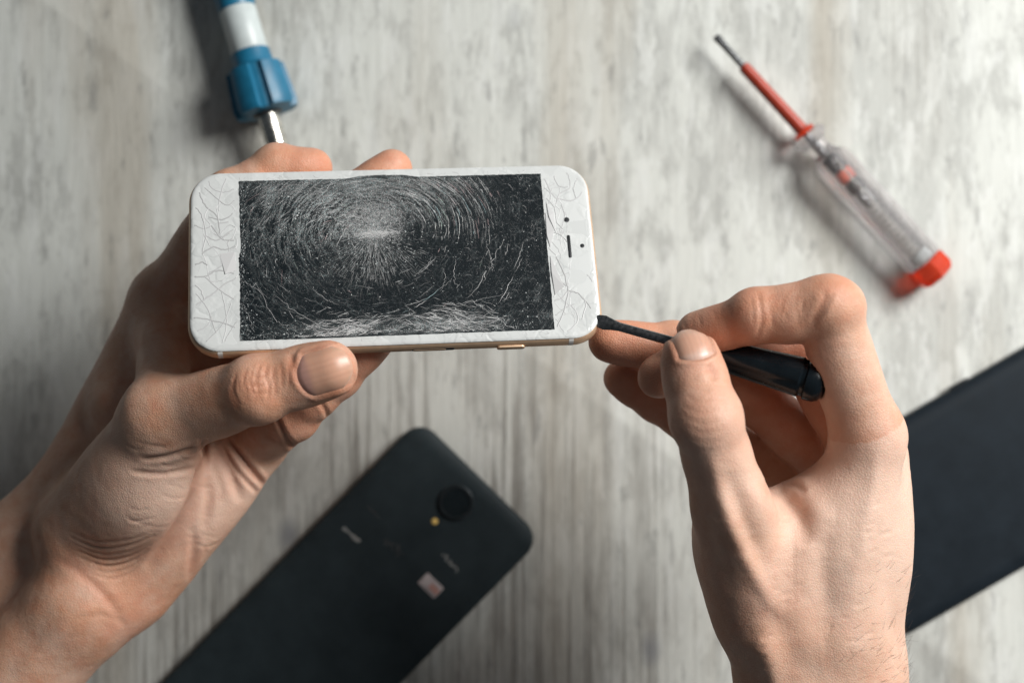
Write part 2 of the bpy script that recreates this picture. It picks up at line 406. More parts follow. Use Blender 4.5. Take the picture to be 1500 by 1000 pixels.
# display: jagged outline where the glass has broken away
def jag(n, amp): 
    a = np.cumsum(rng.normal(0, .5, n)); a -= np.linspace(a[0], a[-1], n); return np.clip(a * .25 + rng.normal(0, .35, n), -1, 1) * amp
hx, hy = 52.05, 29.25
ol = []
for t, j in zip(np.linspace(-hx, hx, 140), jag(140, .12)): ol.append((t, -hy + j - (0.15)))
for t, j in zip(np.linspace(-hy, hy, 80)[1:], jag(79, .13)): ol.append((hx + j, t))
for t, j in zip(np.linspace(hx, -hx, 150)[1:], jag(149, .16)): ol.append((t, hy + j + (1.0 * math.exp(-((t + 3) / 10) ** 6))))
for t, j in zip(np.linspace(hy, -hy, 110)[1:-1], jag(108, .5)): ol.append((-hx + j * (.5 + 1.0 * math.exp(-((t - 1) / 7) ** 2)) - .7 * math.exp(-((t + 1) / 4) ** 2), t))
n = len(ol)
sv = [(x, y, .0) for x, y in ol] + [(x, y, .06) for x, y in ol]
sf = [tuple(n + i for i in range(n))] + [(i, (i + 1) % n, n + (i + 1) % n, n + i) for i in range(n)]
IMP = np.array(px2phone(548, 342))
screen = mesh_obj('display', sv, sf, display_mat(IMP), phone, smooth=False)

# crack glints: thousands of tiny slivers of broken glass following the rings round the blow
class Slivers:
    def __init__(s): s.v = []; s.f = []; s.c = []
    def stroke(s, pts, w, b, z=None, tint=(1, 1, 1)):
        pts = np.asarray(pts, float)
        if len(pts) < 2: return
        z = (.075 + .06 * random.random()) if z is None else z
        t = np.gradient(pts, axis=0); t /= (np.linalg.norm(t, axis=1, keepdims=True) + 1e-9)
        nn = np.c_[-t[:, 1], t[:, 0]]; m = len(pts); o = len(s.v)
        ww = w * .72 * np.sin(np.linspace(.12, math.pi - .12, m)) ** .6
        for p, q_, w_ in zip(pts, nn, ww):
            s.v.append((*(p + q_ * w_ / 2), z)); s.v.append((*(p - q_ * w_ / 2), z))
            bb = min(.9, b * random.uniform(.9, 1.5)); s.c += [(bb * tint[0], bb * tint[1], bb * tint[2])] * 2
        for i in range(m - 1): s.f.append((o + 2 * i + 1, o + 2 * i + 3, o + 2 * i + 2, o + 2 * i))
SL = Slivers()
IMP = np.array(px2phone(548, 342))
def inside(p, m=.5): return abs(p[0]) < hx - m and -hy + m < p[1] < hy - m
TINTS = [(1, 1, 1)] * 10 + [(.75, 1.05, 1.1), (1.15, .85, .85), (.8, 1.0, .9)]
def arc(r, a0, a1, ecc=.86, wob=.5, wid=.14, b=.4, step=1.2, keep=.85, ctr=IMP, drift=0.):
    """a ring segment round ctr, broken up into short glints"""
    a0, a1 = math.radians(a0), math.radians(a1); n_ = max(3, int(abs(a1 - a0) * r / step)); run = []
    ph, f_ = random.random() * 9, random.uniform(2, 5)
    for i in range(n_ + 1):
        a = a0 + (a1 - a0) * i / n_
        rr = r + drift * i / n_ + wob * math.sin(f_ * a * 2 + ph) + random.gauss(0, wob * .18)
        p = ctr + rr * np.array([math.cos(a), ecc * math.sin(a)])
        if inside(p) and random.random() < keep: run.append(p)
        else:
            SL.stroke(run, wid * random.uniform(.6, 1.3), b * random.uniform(.6, 1.25), tint=random.choice(TINTS)); run = []
    SL.stroke(run, wid, b)
# feathery arcs left and upper left of the blow
for i in range(800):
    r = random.uniform(6, 44); a = random.gauss(146, 31); l = random.uniform(2, 17) * 14 / (r + 6)
    arc(r, a - l, a + l, .84, .10, random.uniform(.05, .13), random.uniform(.15, .7) ** 1.2, .8, .74, drift=random.uniform(.5, 4))
# combed arcs upper right
for i in range(46):
    r = 12 + i * .62 + random.gauss(0, .3); a0 = random.uniform(-12, 20); 
    arc(r, a0, random.uniform(48, 80), .80, .25, random.uniform(.08, .2), random.uniform(.25, .6), .7, .84, ctr=IMP + np.array([4, 0]), drift=random.uniform(1, 5))
for i in range(380):
    r = random.uniform(8, 42); a = random.gauss(55, 22); l = random.uniform(3, 14)
    arc(r, a - l, a + l, .82, .3, random.uniform(.05, .12), random.uniform(.1, .32), .8, .8)
# sparse wide rings to the right and below
for i in range(70):
    r = random.uniform(20, 52); a = random.uniform(-75, 25); l = random.uniform(2, 10)
    arc(r, a - l, a + l, .85, .7, random.uniform(.08, .22), random.uniform(.12, .45), 1.0, .8)
for i in range(120):
    r = random.uniform(16, 46); a = random.uniform(185, 285); l = random.uniform(1, 6)
    arc(r, a - l, a + l, .8, .6, random.uniform(.05, .16), random.uniform(.10, .34), .8, .7)
# radial dashes fanning down from the blow
for i in range(650):
    a = math.radians(random.gauss(268, 42)); r0 = abs(random.gauss(11, 6)) + 2.5; l = random.uniform(.7, 3.2)
    pts = []
    for k in range(4):
        rr = r0 + l * k / 3; aa = a + .012 * math.sin(r0 * 7)
        p = IMP + rr * np.array([math.cos(aa), math.sin(aa) * .95])
        if inside(p): pts.append(p)
    SL.stroke(pts, random.uniform(.05, .12), random.uniform(.12, .5) * math.exp(-((r0 - 9) / 14) ** 2))
# powdery crush at the blow and streaks above it
for i in range(2600):
    c = IMP + np.array([random.gauss(0, 5.2), random.gauss(4.2, 5.2)])
    if not inside(c, .4): continue
    a = math.atan2(c[1] - IMP[1], c[0] - IMP[0]) + (math.pi / 2 if random.random() < .35 else 0) + random.gauss(0, .5); l = random.uniform(.2, 1.1)
    d = np.array([math.cos(a), math.sin(a)]) * l / 2
    SL.stroke([c - d, c, c + d], random.uniform(.05, .16), random.uniform(.15, .5))
for i in range(420):
    c = IMP + np.array([random.gauss(.5, 3.4), random.gauss(-.2, .8)]); a = random.gauss(0, .4); d = np.array([math.cos(a), math.sin(a)]) * random.uniform(.2, .9)
    SL.stroke([c - d, c, c + d], random.uniform(.06, .16), random.uniform(.3, .62))
# band along the top edge
for i in range(900):
    c = np.array([random.uniform(-44, 24), hy - abs(random.gauss(0, 5.5)) - .5]); a = random.gauss(.1, .5); d = np.array([math.cos(a), math.sin(a)]) * random.uniform(.2, 1.0)
    if inside(c): SL.stroke([c - d, c, c + d], random.uniform(.05, .13), random.uniform(.1, .36))
# long combed streaks near the bottom edge
for i in range(520):
    x = random.choice([random.gauss(-16, 6), random.gauss(18, 8), random.uniform(-34, 34)]); y = -hy + abs(random.gauss(0, 3.4)) + .4
    if -6 < x < 40 and random.random() < .5: y += random.uniform(0, 5)
    a = random.gauss(.12 if x < 0 else -.22, .28); l = random.uniform(.8, 5.5); pts = []
    for k in range(6):
        t = (k / 5 - .5) * l; p = np.array([x + t * math.cos(a), y + t * math.sin(a) + .02 * t * t + random.gauss(0, .06)])
        if inside(p, .2): pts.append(p)
    SL.stroke(pts, random.uniform(.05, .15), random.uniform(.25, .85))
# long single cracks
for (pts, b) in (([(400, 432), (440, 462), (478, 480)], .5), ([(560, 470), (640, 455), (700, 440), (760, 425)], .3), ([(702, 448), (735, 470), (765, 488)], .55),
                 ([(662, 447), (690, 441), (703, 447), (712, 456)], .6), ([(648, 392), (652, 405), (645, 430)], .4), ([(668, 380), (664, 405), (672, 430)], .5), ([(698, 425), (712, 396), (708, 418)], .5),
                 ([(738, 350), (720, 385), (722, 400)], .5), ([(712, 355), (718, 375), (722, 392)], .5), ([(455, 420), (480, 440), (500, 447)], .45), ([(352, 410), (380, 425), (405, 470), (440, 485)], .5),
                 ([(352, 440), (365, 462), (372, 490)], .4), ([(560, 280), (572, 295), (586, 330), (584, 352)], .4), ([(500, 300), (492, 330), (470, 370)], .35), ([(505, 300), (510, 320), (509, 345)], .3)):
    w = np.array([px2phone(*p) for p in pts]); dens = []
    for i in range(len(w) - 1):
        for t in np.linspace(0, 1, 9)[:-1]: dens.append(w[i] * (1 - t) + w[i + 1] * t + rng.normal(0, .22, 2))
    for o in (0,): SL.stroke(np.array(dens) + rng.normal(0, .12, (len(dens), 2)) + o, .10, b * 1.1)
# right third: small random chips
for i in range(240):
    c = np.array([random.uniform(24, 51), random.uniform(-28, 28)]); a = random.uniform(0, math.pi); l = random.uniform(.4, 3.0); pts = []
    for k in range(5):
        t = (k / 4 - .5) * l; p = c + np.array([math.cos(a + .25 * k), math.sin(a + .25 * k)]) * t
        if inside(p): pts.append(p)
    SL.stroke(pts, random.uniform(.05, .14), random.uniform(.06, .3))
# glass dust
for i in range(3600):
    c = np.array([random.uniform(-51.5, 51.5), random.uniform(-28.8, 28.8)]); d = rng.normal(0, .07, 2)
    SL.stroke([c - d, c + d], random.uniform(.06, .17), random.uniform(.06, .75) ** 1.4)
# crumbled flecks of glass, densest round and left of the blow and along the edges
for i in range(2600):
    k = random.random()
    if k < .45: c = IMP + np.array([random.gauss(-9, 14), random.gauss(3, 9)])
    elif k < .6: c = np.array([random.uniform(-50, 45), -hy + abs(random.gauss(0, 2.2)) + .3])
    elif k < .7: c = np.array([random.uniform(-50, 30), hy - abs(random.gauss(0, 2.5)) - .3])
    elif k < .78: c = np.array([-hx + abs(random.gauss(0, 1.5)) + .3, random.uniform(-28, 28)])
    else: c = np.array([random.uniform(-51, 51), random.uniform(-28.5, 28.5)])
    if not inside(c, .5): continue
    o = len(SL.v); sz = random.uniform(.08, .26) * (1.5 if random.random() < .06 else 1); z = random.uniform(.08, .16); bb = random.uniform(.15, .85) ** 1.2; a = random.uniform(0, 6.3)
    for j in range(3):
        q_ = a + j * 2.1 + random.uniform(-.5, .5); rr_ = sz * random.uniform(.5, 1.2)
        SL.v.append((c[0] + rr_ * math.cos(q_), c[1] + rr_ * math.sin(q_), z + random.uniform(-.03, .05))); SL.c.append((bb * .95, bb, bb))
    SL.f.append((o, o + 1, o + 2))
mesh_obj('cracks', SL.v, SL.f, M['crack'], screen, smooth=False, cols=np.array(SL.c))

# shards of the white borders: raised crack ridges round irregular cells
def shard_net(x0, x1, y0, y1, npts, holes=(), seed=1, aniso=1.0):
    r = np.random.default_rng(seed)
    pts = np.c_[r.uniform(x0 - 3, x1 + 3, npts), r.uniform(y0 - 3, y1 + 3, npts)]
    res = geometry.delaunay_2d_cdt([Vector((p[0], p[1] * aniso)) for p in pts], [], [], 0, 1e-4)
    V = [np.array([v.x, v.y / aniso]) for v in res[0]]; cen = [sum(V[i] for i in f) / len(f) + r.normal(0, .3, 2) for f in res[2]]
    em = {}
    for fi, f in enumerate(res[2]):
        for a, b in zip(f, f[1:] + f[:1]): em.setdefault((min(a, b), max(a, b)), []).append(fi)
    segs = []
    for k, fs in em.items():
        if len(fs) == 2:
            a, b = cen[fs[0]], cen[fs[1]]
            if r.random() < .12: continue
            mid = (a + b) / 2 + r.normal(0, .45, 2); segs.append([a, mid, b])
    return segs
RV, RF, RC = [], [], []
def ridge(pts, w, h, shade):
    pts = np.asarray(pts); t = np.gradient(pts, axis=0); t /= np.linalg.norm(t, axis=1, keepdims=True) + 1e-9; nn = np.c_[-t[:, 1], t[:, 0]]; o = len(RV)
    for p, q_ in zip(pts, nn):
        RV.extend([(*(p + q_ * w), -.02), (*(p + q_ * w * .15), h), (*(p - q_ * w * .15), h * .9), (*(p - q_ * w), -.02)])
        s2 = shade * .92; RC.extend([(s2,) * 3, (shade * 1.0,) * 3, (shade,) * 3, (s2 * .93, s2 * .95, s2 * .96)])
    for i in range(len(pts) - 1):
        for k in range(3): RF.append((o + 4 * i + k, o + 4 * i + k + 1, o + 4 * (i + 1) + k + 1, o + 4 * (i + 1) + k))
def on_glass(p, m=1.6):
    x, y = abs(p[0]), abs(p[1]); lx, ly = L / 2 - m - ins, W / 2 - m - ins; r_ = R - m
    if x > lx or y > ly: return False
    if x > lx - r_ and y > ly - r_: return (x - lx + r_) ** 2 + (y - ly + r_) ** 2 < r_ * r_
    return True
def add_net(segs, w, h):
    for s_ in segs:
        d = [s_[0] * (1 - t) ** 2 + 2 * s_[1] * t * (1 - t) + s_[2] * t * t for t in np.linspace(0, 1, 5)]
        d = [p for p in d if on_glass(p) and not (abs(p[0]) < hx + .4 and abs(p[1]) < hy + .2)]
        if len(d) > 1: ridge(d, w * random.uniform(.6, 1.2), h * random.uniform(.4, .9), random.uniform(.45, .66))
BEZEL = [[(292, 282), (300, 300), (318, 318), (322, 345)], [(283, 300), (296, 318), (301, 345), (296, 372)], [(300, 275), (330, 300), (345, 292)], [(331, 262), (322, 290), (321, 312)],
  [(305, 262), (311, 276), (328, 282), (345, 276)], [(322, 345), (335, 330), (346, 334)], [(301, 345), (318, 352), (338, 340)], [(310, 330), (325, 350), (346, 352)], [(296, 372), (312, 362), (330, 366), (346, 360)],
  [(306, 318), (326, 322), (343, 312)], [(286, 330), (298, 335), (312, 330)], [(300, 405), (322, 425), (346, 440)], [(287, 447), (312, 430), (331, 415), (346, 408)], [(285, 465), (315, 470), (348, 480)],
  [(325, 428), (332, 470), (325, 506)], [(302, 500), (328, 472), (340, 440)], [(288, 430), (305, 455), (318, 492)], [(290, 485), (304, 476), (312, 462)], [(284, 405), (300, 405), (320, 396), (346, 402)],
  [(330, 500), (338, 484), (348, 470)], [(283, 390), (296, 384), (304, 390)], [(284, 415), (294, 425), (300, 440)],
  [(830, 250), (835, 274), (819, 285), (815, 301)], [(798, 262), (814, 290), (844, 292), (858, 270)], [(822, 300), (827, 320), (818, 342)], [(815, 376), (826, 400), (832, 425), (828, 450), (815, 482)],
  [(832, 425), (850, 432), (868, 455)], [(812, 440), (824, 436), (832, 425)], [(836, 446), (847, 468), (825, 492)], [(860, 402), (868, 412), (873, 424)], [(800, 290), (812, 304), (816, 326), (826, 336)],
  [(806, 352), (818, 366), (822, 380)], [(812, 400), (822, 412), (831, 420)], [(814, 462), (826, 452), (844, 444)], [(846, 262), (840, 276), (844, 292)], [(812, 258), (818, 272), (834, 274)], [(806, 340), (820, 344), (832, 356)],
  [(850, 432), (858, 446), (852, 470)], [(797, 275), (806, 284), (804, 300)]]
for c_ in BEZEL:
    w_ = np.array([px2phone(*p) for p in c_]); n_ = len(w_); d = []
    for i in range(n_ - 1):
        for t in np.linspace(0, 1, 7)[:-1]:
            p0, p1, p2, p3 = w_[max(i - 1, 0)], w_[i], w_[i + 1], w_[min(i + 2, n_ - 1)]
            d.append(.5 * (2 * p1 + (p2 - p0) * t + (2 * p0 - 5 * p1 + 4 * p2 - p3) * t * t + (3 * p1 - p0 - 3 * p2 + p3) * t ** 3) + rng.normal(0, .09, 2))
    d = [p for p in d if on_glass(p, 1.4) and not (abs(p[0]) < hx + .3 and abs(p[1]) < hy + .2)]
    if len(d) > 1: ridge(d, random.uniform(.18, .34), random.uniform(.07, .14), random.uniform(.40, .54))
add_net([s_ for s_ in shard_net(-62, -52, -33, 33, 46, seed=5) if -8 < s_[1][1] < 22], .20, .12)
add_net([s for s in shard_net(52, 57, -33, 33, 46, seed=9)], .18, .12)
add_net(shard_net(-52, 52, 29.3, 33, 110, seed=11), .16, .10)
add_net(shard_net(-52, 52, -33, -29.3, 110, seed=12), .16, .10)
mesh_obj('shards', RV, RF, M['shard'], glass, smooth=True, cols=np.array(RC))
# a tilted loose splinter of glass beside the right edge of the display
def splinter(pts, z, shade):
    w = [px2phone(*p) for p in pts]; m_ = len(w)
    v = [(x, y, .01) for x, y in w] + [(x, y, z + .25 * (i % 2)) for i, (x, y) in enumerate(w)]
    f = [tuple(range(m_ - 1, -1, -1)) if False else tuple(m_ + i for i in reversed(range(m_)))] + [(i, m_ + i, m_ + (i + 1) % m_, (i + 1) % m_) for i in range(m_)]
    return mesh_obj('splinter', v, f, M['shard'], glass, smooth=False, cols=np.full((2 * m_, 3), shade))
splinter([(799, 312), (812, 338), (806, 362), (801, 345)], .2, .55)
splinter([(806, 375), (826, 420), (813, 432), (808, 400)], .2, .50)
splinter([(800, 296), (811, 312), (814, 340), (804, 318)], .2, .6)
splinter([(322, 372), (344, 369), (346, 396), (330, 402)], .04, .56)
hp = []
def disc(name, px, py, r, mat, parent, h=.08, ring=None):
    x, y = px2phone(px, py); m_ = MB().lathe([(0, r), (h, r), (h + .02, r * .9)], 24); m_.v = [(x + b_, y + c_, a) for a, b_, c_ in m_.v]
    m_.f = [tuple(f) for f in m_.f]; return m_.build(name, mat, parent)
disc('front_camera', 830, 322, .95, M['hole'], phone)
disc('light_sensor', 853, 360, .75, M['hole'], phone)
ex0, ey0 = px2phone(834, 361)
MB().plate(1.15, 8.6, .55, [(0, -.1), (0, .06), (.1, .09)], 6, ex0, ey0).build('earpiece', M['hole'], phone)
# antenna bands and side buttons on the lower edge
def side_bump(name, x0, x1, z0, z1, out, mat):
    return MB().box(x0, x1, -W / 2 - out, -W / 2 + 1.5, z0, z1)
for x in (-58.5, 57.6):
    prof = [(p[0], p[1]) for p in q]
    for sgn in (-1, 1):
        o = MB()
        y0 = W / 2
        v = []; 
        for ins_, z in prof: v += [(x - .8, sgn * (y0 - ins_ + .04), z), (x + .8, sgn * (y0 - ins_ + .04), z)]
        o.add(v, [((2 * i, 2 * i + 1, 2 * i + 3, 2 * i + 2) if sgn < 0 else (2 * i, 2 * i + 2, 2 * i + 3, 2 * i + 1)) for i in range(len(prof) - 1)])
        o.build('antenna_band', M['band'], phone)
def pill(name, x0, x1, out, mat, hw=1.15, zc=-3.75):
    m_ = MB().plate(x1 - x0, 2 * hw, hw, [(0, 0), (0, out - .15), (.15, out)], 6)
    m_.v = [((x0 + x1) / 2 + a, -W / 2 - c_ + .35, zc + b_) for a, b_, c_ in m_.v]
    return m_.build(name, mat, phone)
pill('side_button', 32.5, 42.0, .95, M['gold'])
pill('side_slot', 4.0, 18.5, .40, M['seam'], 1.0)
pill('side_button', 4.4, 15.5, .55, M['gold'], .75)

# ------------------------------------------------------------------ black phone lying on its face
c0 = P(612, 622, 9); u = nrm(P(235, 1000, 9) - P(595, 632, 9)); vdir = np.array([-u[1], u[0], 0])
if vdir @ (P(785, 800, 9) - c0) < 0: vdir = -vdir
e0 = P(595, 632, 9); wid = (P(785, 800, 9) - e0) @ vdir; top_edge = min((P(690, 688, 9) - e0) @ u, 0)
BL = 166.0; oc = e0 + vdir * wid / 2 + u * (top_edge + BL / 2); oc[2] = 0
uz = np.cross(u, vdir)
if uz[2] < 0: vdir2 = -vdir
else: vdir2 = vdir
bp = empty('smartphone', frame(oc, u, vdir2, np.cross(u, vdir2)))
tag(bp, 'black smartphone lying face down on the table showing its round rear camera', 'phone')
T = 8.6
prof = [(1.2, 0), (.2, .8), (0, 2.2), (0, 5.2)]
MB().plate(BL, wid, 9, prof, 10).build('rim', M['black_rim'], bp)
MB().plate(BL, wid, 9, [(.15, 5.2), (.1, 6.2), (.9, 7.7), (2.6, 8.4), (6, T)], 10).build('back_cover', M['black_shell'], bp)
def bl(px, py, z=T):
    d = P(px, py, z) - oc; return d @ u, d @ vdir2
def on_back(name, prof, px, py, mat, n=32):
    x, y = bl(px, py); m_ = MB().lathe(prof, n); m_.v = [(x + b_, y + c_, a + T) for a, b_, c_ in m_.v]; return m_.build(name, mat, bp)
cam_ring = on_back('camera', [(-.5, 7.4), (.9, 7.3), (1.25, 6.9), (1.25, 6.2), (.7, 6.0), (.7, .2)], 668, 735, M['ring'])
x, y = bl(668, 735); m_ = MB().lathe([(.71, 5.9), (.8, 5.8), (.95, 3.2), (1.0, .2)], 32); m_.v = [(x + b_, y + c_, a + T) for a, b_, c_ in m_.v]; m_.build('lens', M['lens'], cam_ring)
on_back('flash', [(-.2, 1.35), (.06, 1.3), (.12, 1.0)], 637, 763, M['flash'], 20)
def back_plate(name, px, py, lx, wy, r, mat, h=.06):
    x, y = bl(px, py); return MB().plate(lx, wy, r, [(0, T - .1), (0, T + h), (.05, T + h + .02)], 4, x, y).build(name, mat, bp)
fs = back_plate('sticker', 631, 857, 6.0, 9.5, .5, M['sticker'], .12)
x, y = bl(636, 862); MB().plate(2.6, 4.6, .2, [(0, T + .1), (0, T + .17)], 3, x, y).build('print', M['sticker_red'], fs)
def marks(name, centre, spec, mat):
    x0, y0 = bl(*centre); m_ = MB()
    for dx, dy, lx, wy in spec: m_.plate(lx, wy, min(lx, wy) * .3, [(0, T - .05), (0, T + .05 + .004 * len(m_.v) / 32)], 3, x0 + dx, y0 + dy)
    return m_.build(name, mat, bp)
rr = random.Random(4)
sgn = 1
marks('logo', (515, 783), [(0, -4.2 + k * .9, rr.uniform(.7, 1.9), .6) for k in range(10)] + [(.8, -3.8, .4, 1.6), (-.8, 3.6, .5, 1.6)], M['print_'])
marks('small_print', (660, 823), [(rr.uniform(-.9, .9), -4.4 + k * .8, rr.uniform(.5, 1.5), .45) for k in range(12)], M['print_'])
marks('small_print', (577, 800), [(rr.uniform(-1.5, 1.5), -4.4 + k * .8, rr.uniform(.6, 1.9), .5) for k in range(12)], M['print_dim'])
marks('scratch', (548, 750), [(0, -3 + k * 1.5, .25, 1.6) for k in range(5)], M['print_dim'])

# ------------------------------------------------------------------ dark phone at the right
a0 = P(1325, 612, 8); a1 = P(1500, 511, 8); u2 = nrm(a1 - a0); v2 = np.array([-u2[1], u2[0], 0]); w2 = abs((P(1325, 936, 8) - a0) @ v2)
DL = 158.0; left = P(1205, 760, 8); oc2 = a0 - v2 * w2 / 2; oc2 = oc2 + u2 * ((left - oc2) @ u2 + DL / 2); oc2[2] = 0
dp = empty('smartphone', frame(oc2, u2, v2, (0, 0, 1)))
tag(dp, 'large dark phone lying on the table behind the right hand at the photo edge', 'phone')
MB().plate(DL, w2, 10, [(1.5, 0), (.3, .8), (0, 2.4), (0, 4.6), (.12, 4.9)], 10).build('rim', M['black_rim'], dp)
MB().plate(DL, w2, 10, [(.25, 4.9), (.35, 5.6), (1.4, 7.0), (4.0, 8.0), (7.0, 8.3)], 10).build('glass_face', M['dark_glass'], dp)
xk = (P(1408, 561, 8) - oc2) @ u2
MB().plate(9, 2.2, 1.0, [(0, 0), (0, 1.0), (.3, 1.3)], 5, xk, 0).build('side_button', M['black_rim'], dp)
ob = dp.children[-1]
for v_ in ob.data.vertices: v_.co = (v_.co.x, w2 / 2 * MM + v_.co.z - .0005, .0035 + v_.co.y)

# ------------------------------------------------------------------ voltage tester
ta, te = P(1048, 53, 8.9), P(1373, 406, 8.4)
fr, TL = axis_frame(ta, te)
vt = empty('voltage_tester', fr)
tag(vt, 'clear voltage tester screwdriver with red sleeve lying on the table', 'screwdriver')
def at_tester(px, py): return (P(px, py, 8.6) - ta) @ nrm(te - ta)
s1, s2 = at_tester(1088, 96), at_tester(1186, 190)
bl_ = MB().lathe([(0, 1.1), (1.2, 1.35), (5, 1.45), (s1 + 2, 1.45)], 14)
bl_.v = [(x, y * (1.25 if x < 3 else 1), z * (.35 + .65 * min(1, x / 7))) for x, y, z in bl_.v]
bl_.build('blade', M['steel'], vt)
MB().lathe([(s1, 1.6), (s1 + .6, 2.35), (s1 + 3, 2.5), (s2 - 4, 2.7), (s2 - 2, 2.9)], 20).build('sleeve', M['red_sleeve'], vt)
MB().lathe([(s2 - 2.2, 2.9), (s2 - 1.6, 4.6), (s2 - .2, 4.8), (s2 + .4, 3.4)], 20).build('collar', M['red_clear'], vt)
hexm = lambda a, i: 1 / max(math.cos(((a + math.pi / 6) % (math.pi / 3)) - math.pi / 6), .86)
h0 = s2; h1 = at_tester(1352, 384)
MB().lathe([(h0, 3.81), (h0 + .3, 5.38), (h0 + 1, 7.39), (h0 + 2.6, 7.73), (h0 + 4.2, 6.94), (h0 + 6, 4.82), (h0 + 9, 4.37), (h0 + 12, 5.38), (h0 + 15, 7.50), (h0 + 18, 8.06), (h1 - 1.5, 7.95), (h1, 7.39)], 36,
           mod=lambda a, i: hexm(a, i) * .95 if i > 7 else 1).build('handle', M['clear'], vt, angle=22)
cav = MB()
MB().lathe([(h0 + 2, 1.3), (h0 + 7, 1.5), (h0 + 13, 1.5), (h0 + 13.5, 1.0)], 14).build('contact_rod', M['steel'], vt)
MB().lathe([(h0 + 14, 1.0), (h0 + 14.6, 2.4), (h0 + 20.5, 2.4), (h0 + 21, 1.2)], 16).build('contact_block', M['hole'], vt)
MB().lathe([(h0 + 21.2, 1.2), (h0 + 21.6, 2.3), (h0 + 26.5, 2.3), (h0 + 27, 1.2)], 16).build('resistor', M['red_bit'], vt)
MB().lathe([(h0 + 27.2, 1.2), (h0 + 27.8, 2.5), (h0 + 32.4, 2.5), (h0 + 33, 1.2)], 16).build('contact_block', M['hole'], vt)
MB().lathe([(h0 + 33, 1.4), (h0 + 36, 1.8), (h0 + 40, 1.2)], 16).build('neon_lamp', M['steel'], vt)
sp0, sp1 = h0 + 34, h1 - 4
MB().tube([(sp0 + (sp1 - sp0) * t, 1.9 * math.cos(t * 2 * math.pi * 13) + 1.6, 1.9 * math.sin(t * 2 * math.pi * 13)) for t in np.linspace(0, 1, 240)], .22, 6).build('spring', M['steel'], vt)
MB().lathe([(h1 - 5.5, 2.0), (h1 - 5, 3.2), (h1 - 1, 3.3), (h1 - .5, 2.6)], 18).build('plug', M['white_pl'], vt)
MB().lathe([(h1 + .1, 7.28), (h1 + .8, 8.06), (h1 + 6.2, 8.18), (h1 + 8.6, 6.94), (h1 + 9.6, 4.93), (h1 + 9.8, 2.80)], 24,
           mod=lambda a, i: hexm(a, i) * .95).build('end_cap', M['red_clear'], vt, angle=18)

# ------------------------------------------------------------------ soldering iron with a blue handle
ia, ie = P(314, -100, 10.5), P(420, 262, 15.2)
fr, IL = axis_frame(ia, ie)
so = empty('soldering_iron', fr)
tag(so, 'blue and white handled soldering iron lying on the table behind the left hand', 'soldering iron')
def at_iron(px, py): return (P(px, py, 15) - ia) @ nrm(ie - ia)
b0, b1, b2, b3, b4 = at_iron(350, 10), at_iron(365, 74), at_iron(372, 96), at_iron(390, 166), at_iron(410, 218)
MB().lathe([(-70, 5), (-68, 7.2), (-40, 7.8), (b0 - 1.5, 8.0), (b0, 7.7)], 28).build('handle', M['blue'], so)
MB().lathe([(b0, 7.5), (b0 + .6, 7.8), (b1 - .6, 7.7), (b1, 7.4)], 28).build('handle_band', M['white_pl'], so)
fin = lambda a, i: 1 + .13 * (1 if (a * 5 / math.pi) % 2 > .55 else -.55)
co = MB().lathe([(b1, 7.2), (b1 + .5, 8.2), (b2 - 1, 8.5), (b2, 8.8)], 60).build('collar', M['blue'], so)
MB().lathe([(b2, 8.6), (b2 + 1.2, 10.8), (b3 - 3, 11.9), (b3 - .6, 11.4), (b3, 9.4)], 80, mod=lambda a, i: fin(a, i) if 0 < i < 4 else 1).build('grip_ribs', M['blue'], co)
MB().lathe([(b3 - .2, 6.5), (b3 + .6, 6.0), (b3 + .8, 5.0), (b3 + 1, 4.5)], 28).build('mount', M['hole'], so)
MB().lathe([(b3 + .5, 4.6), (b3 + 4, 4.7), (b3 + 14, 4.4), (IL - 3, 4.3), (IL, 3.8)], 24, mod=lambda a, i: 1).build('barrel', M['bright_steel'], so)
MB().lathe([(IL - .5, 2.4), (IL + 10, 2.4), (IL + 22, .6)], 16).build('tip', M['steel'], so)
AMB = 0.066
LIGHTS = [('window_light', (.86, .53, .80), (0, 0, .05), .44, .60, 25.5, (1.0, .988, .96))]
# ------------------------------------------------------------------ hands: one distance field per hand, meshed as one continuous skin
def smin(a, b, k):
    if k <= 0: return np.minimum(a, b)
    h = np.maximum(k - np.abs(a - b), 0) / k
    return np.minimum(a, b) - h * h * k * .25
class Cone:
    """tapered capsule; n/s flatten its section along direction n by s"""
    def __init__(s, a, b, ra, rb, n=None, f=1.0):
        s.a = np.array(a, float); s.b = np.array(b, float); s.ra = ra; s.rb = rb; s.n = None if n is None else nrm(n); s.f = f; s.bc = (s.a + s.b) / 2; s.br = np.linalg.norm(s.a - s.b) / 2 + max(ra, rb)
    def __call__(s, p):
        ab = s.b - s.a; L2 = ab @ ab + 1e-9; t = np.clip(((p - s.a) @ ab) / L2, 0, 1); q = p - s.a - t[:, None] * ab
        if s.n is not None: q = q + np.outer((q @ s.n) * (1 / s.f - 1), s.n)
        d = np.sqrt((q * q).sum(1)) - (s.ra + (s.rb - s.ra) * t)
        return d * (s.f if s.f < 1 else 1) ** .5
    def u(s, p):
        ab = s.b - s.a; return np.clip(((p - s.a) @ ab) / (ab @ ab), 0, 1)
class Ell:
    def __init__(s, c, axes, radii):
        s.c = np.array(c, float); s.A = np.array([nrm(a) for a in axes]); s.r = np.array(radii, float); s.bc = s.c; s.br = max(radii)
    def __call__(s, p):
        q = (p - s.c) @ s.A.T; k0 = np.sqrt(((q / s.r) ** 2).sum(1)); k1 = np.sqrt(((q / s.r ** 2) ** 2).sum(1)) + 1e-9
        return k0 * (k0 - 1) / k1
def basis(ax, n):
    ax = nrm(ax); n = nrm(np.asarray(n) - ax * (np.asarray(n) @ ax)); return ax, n, np.cross(n, ax)

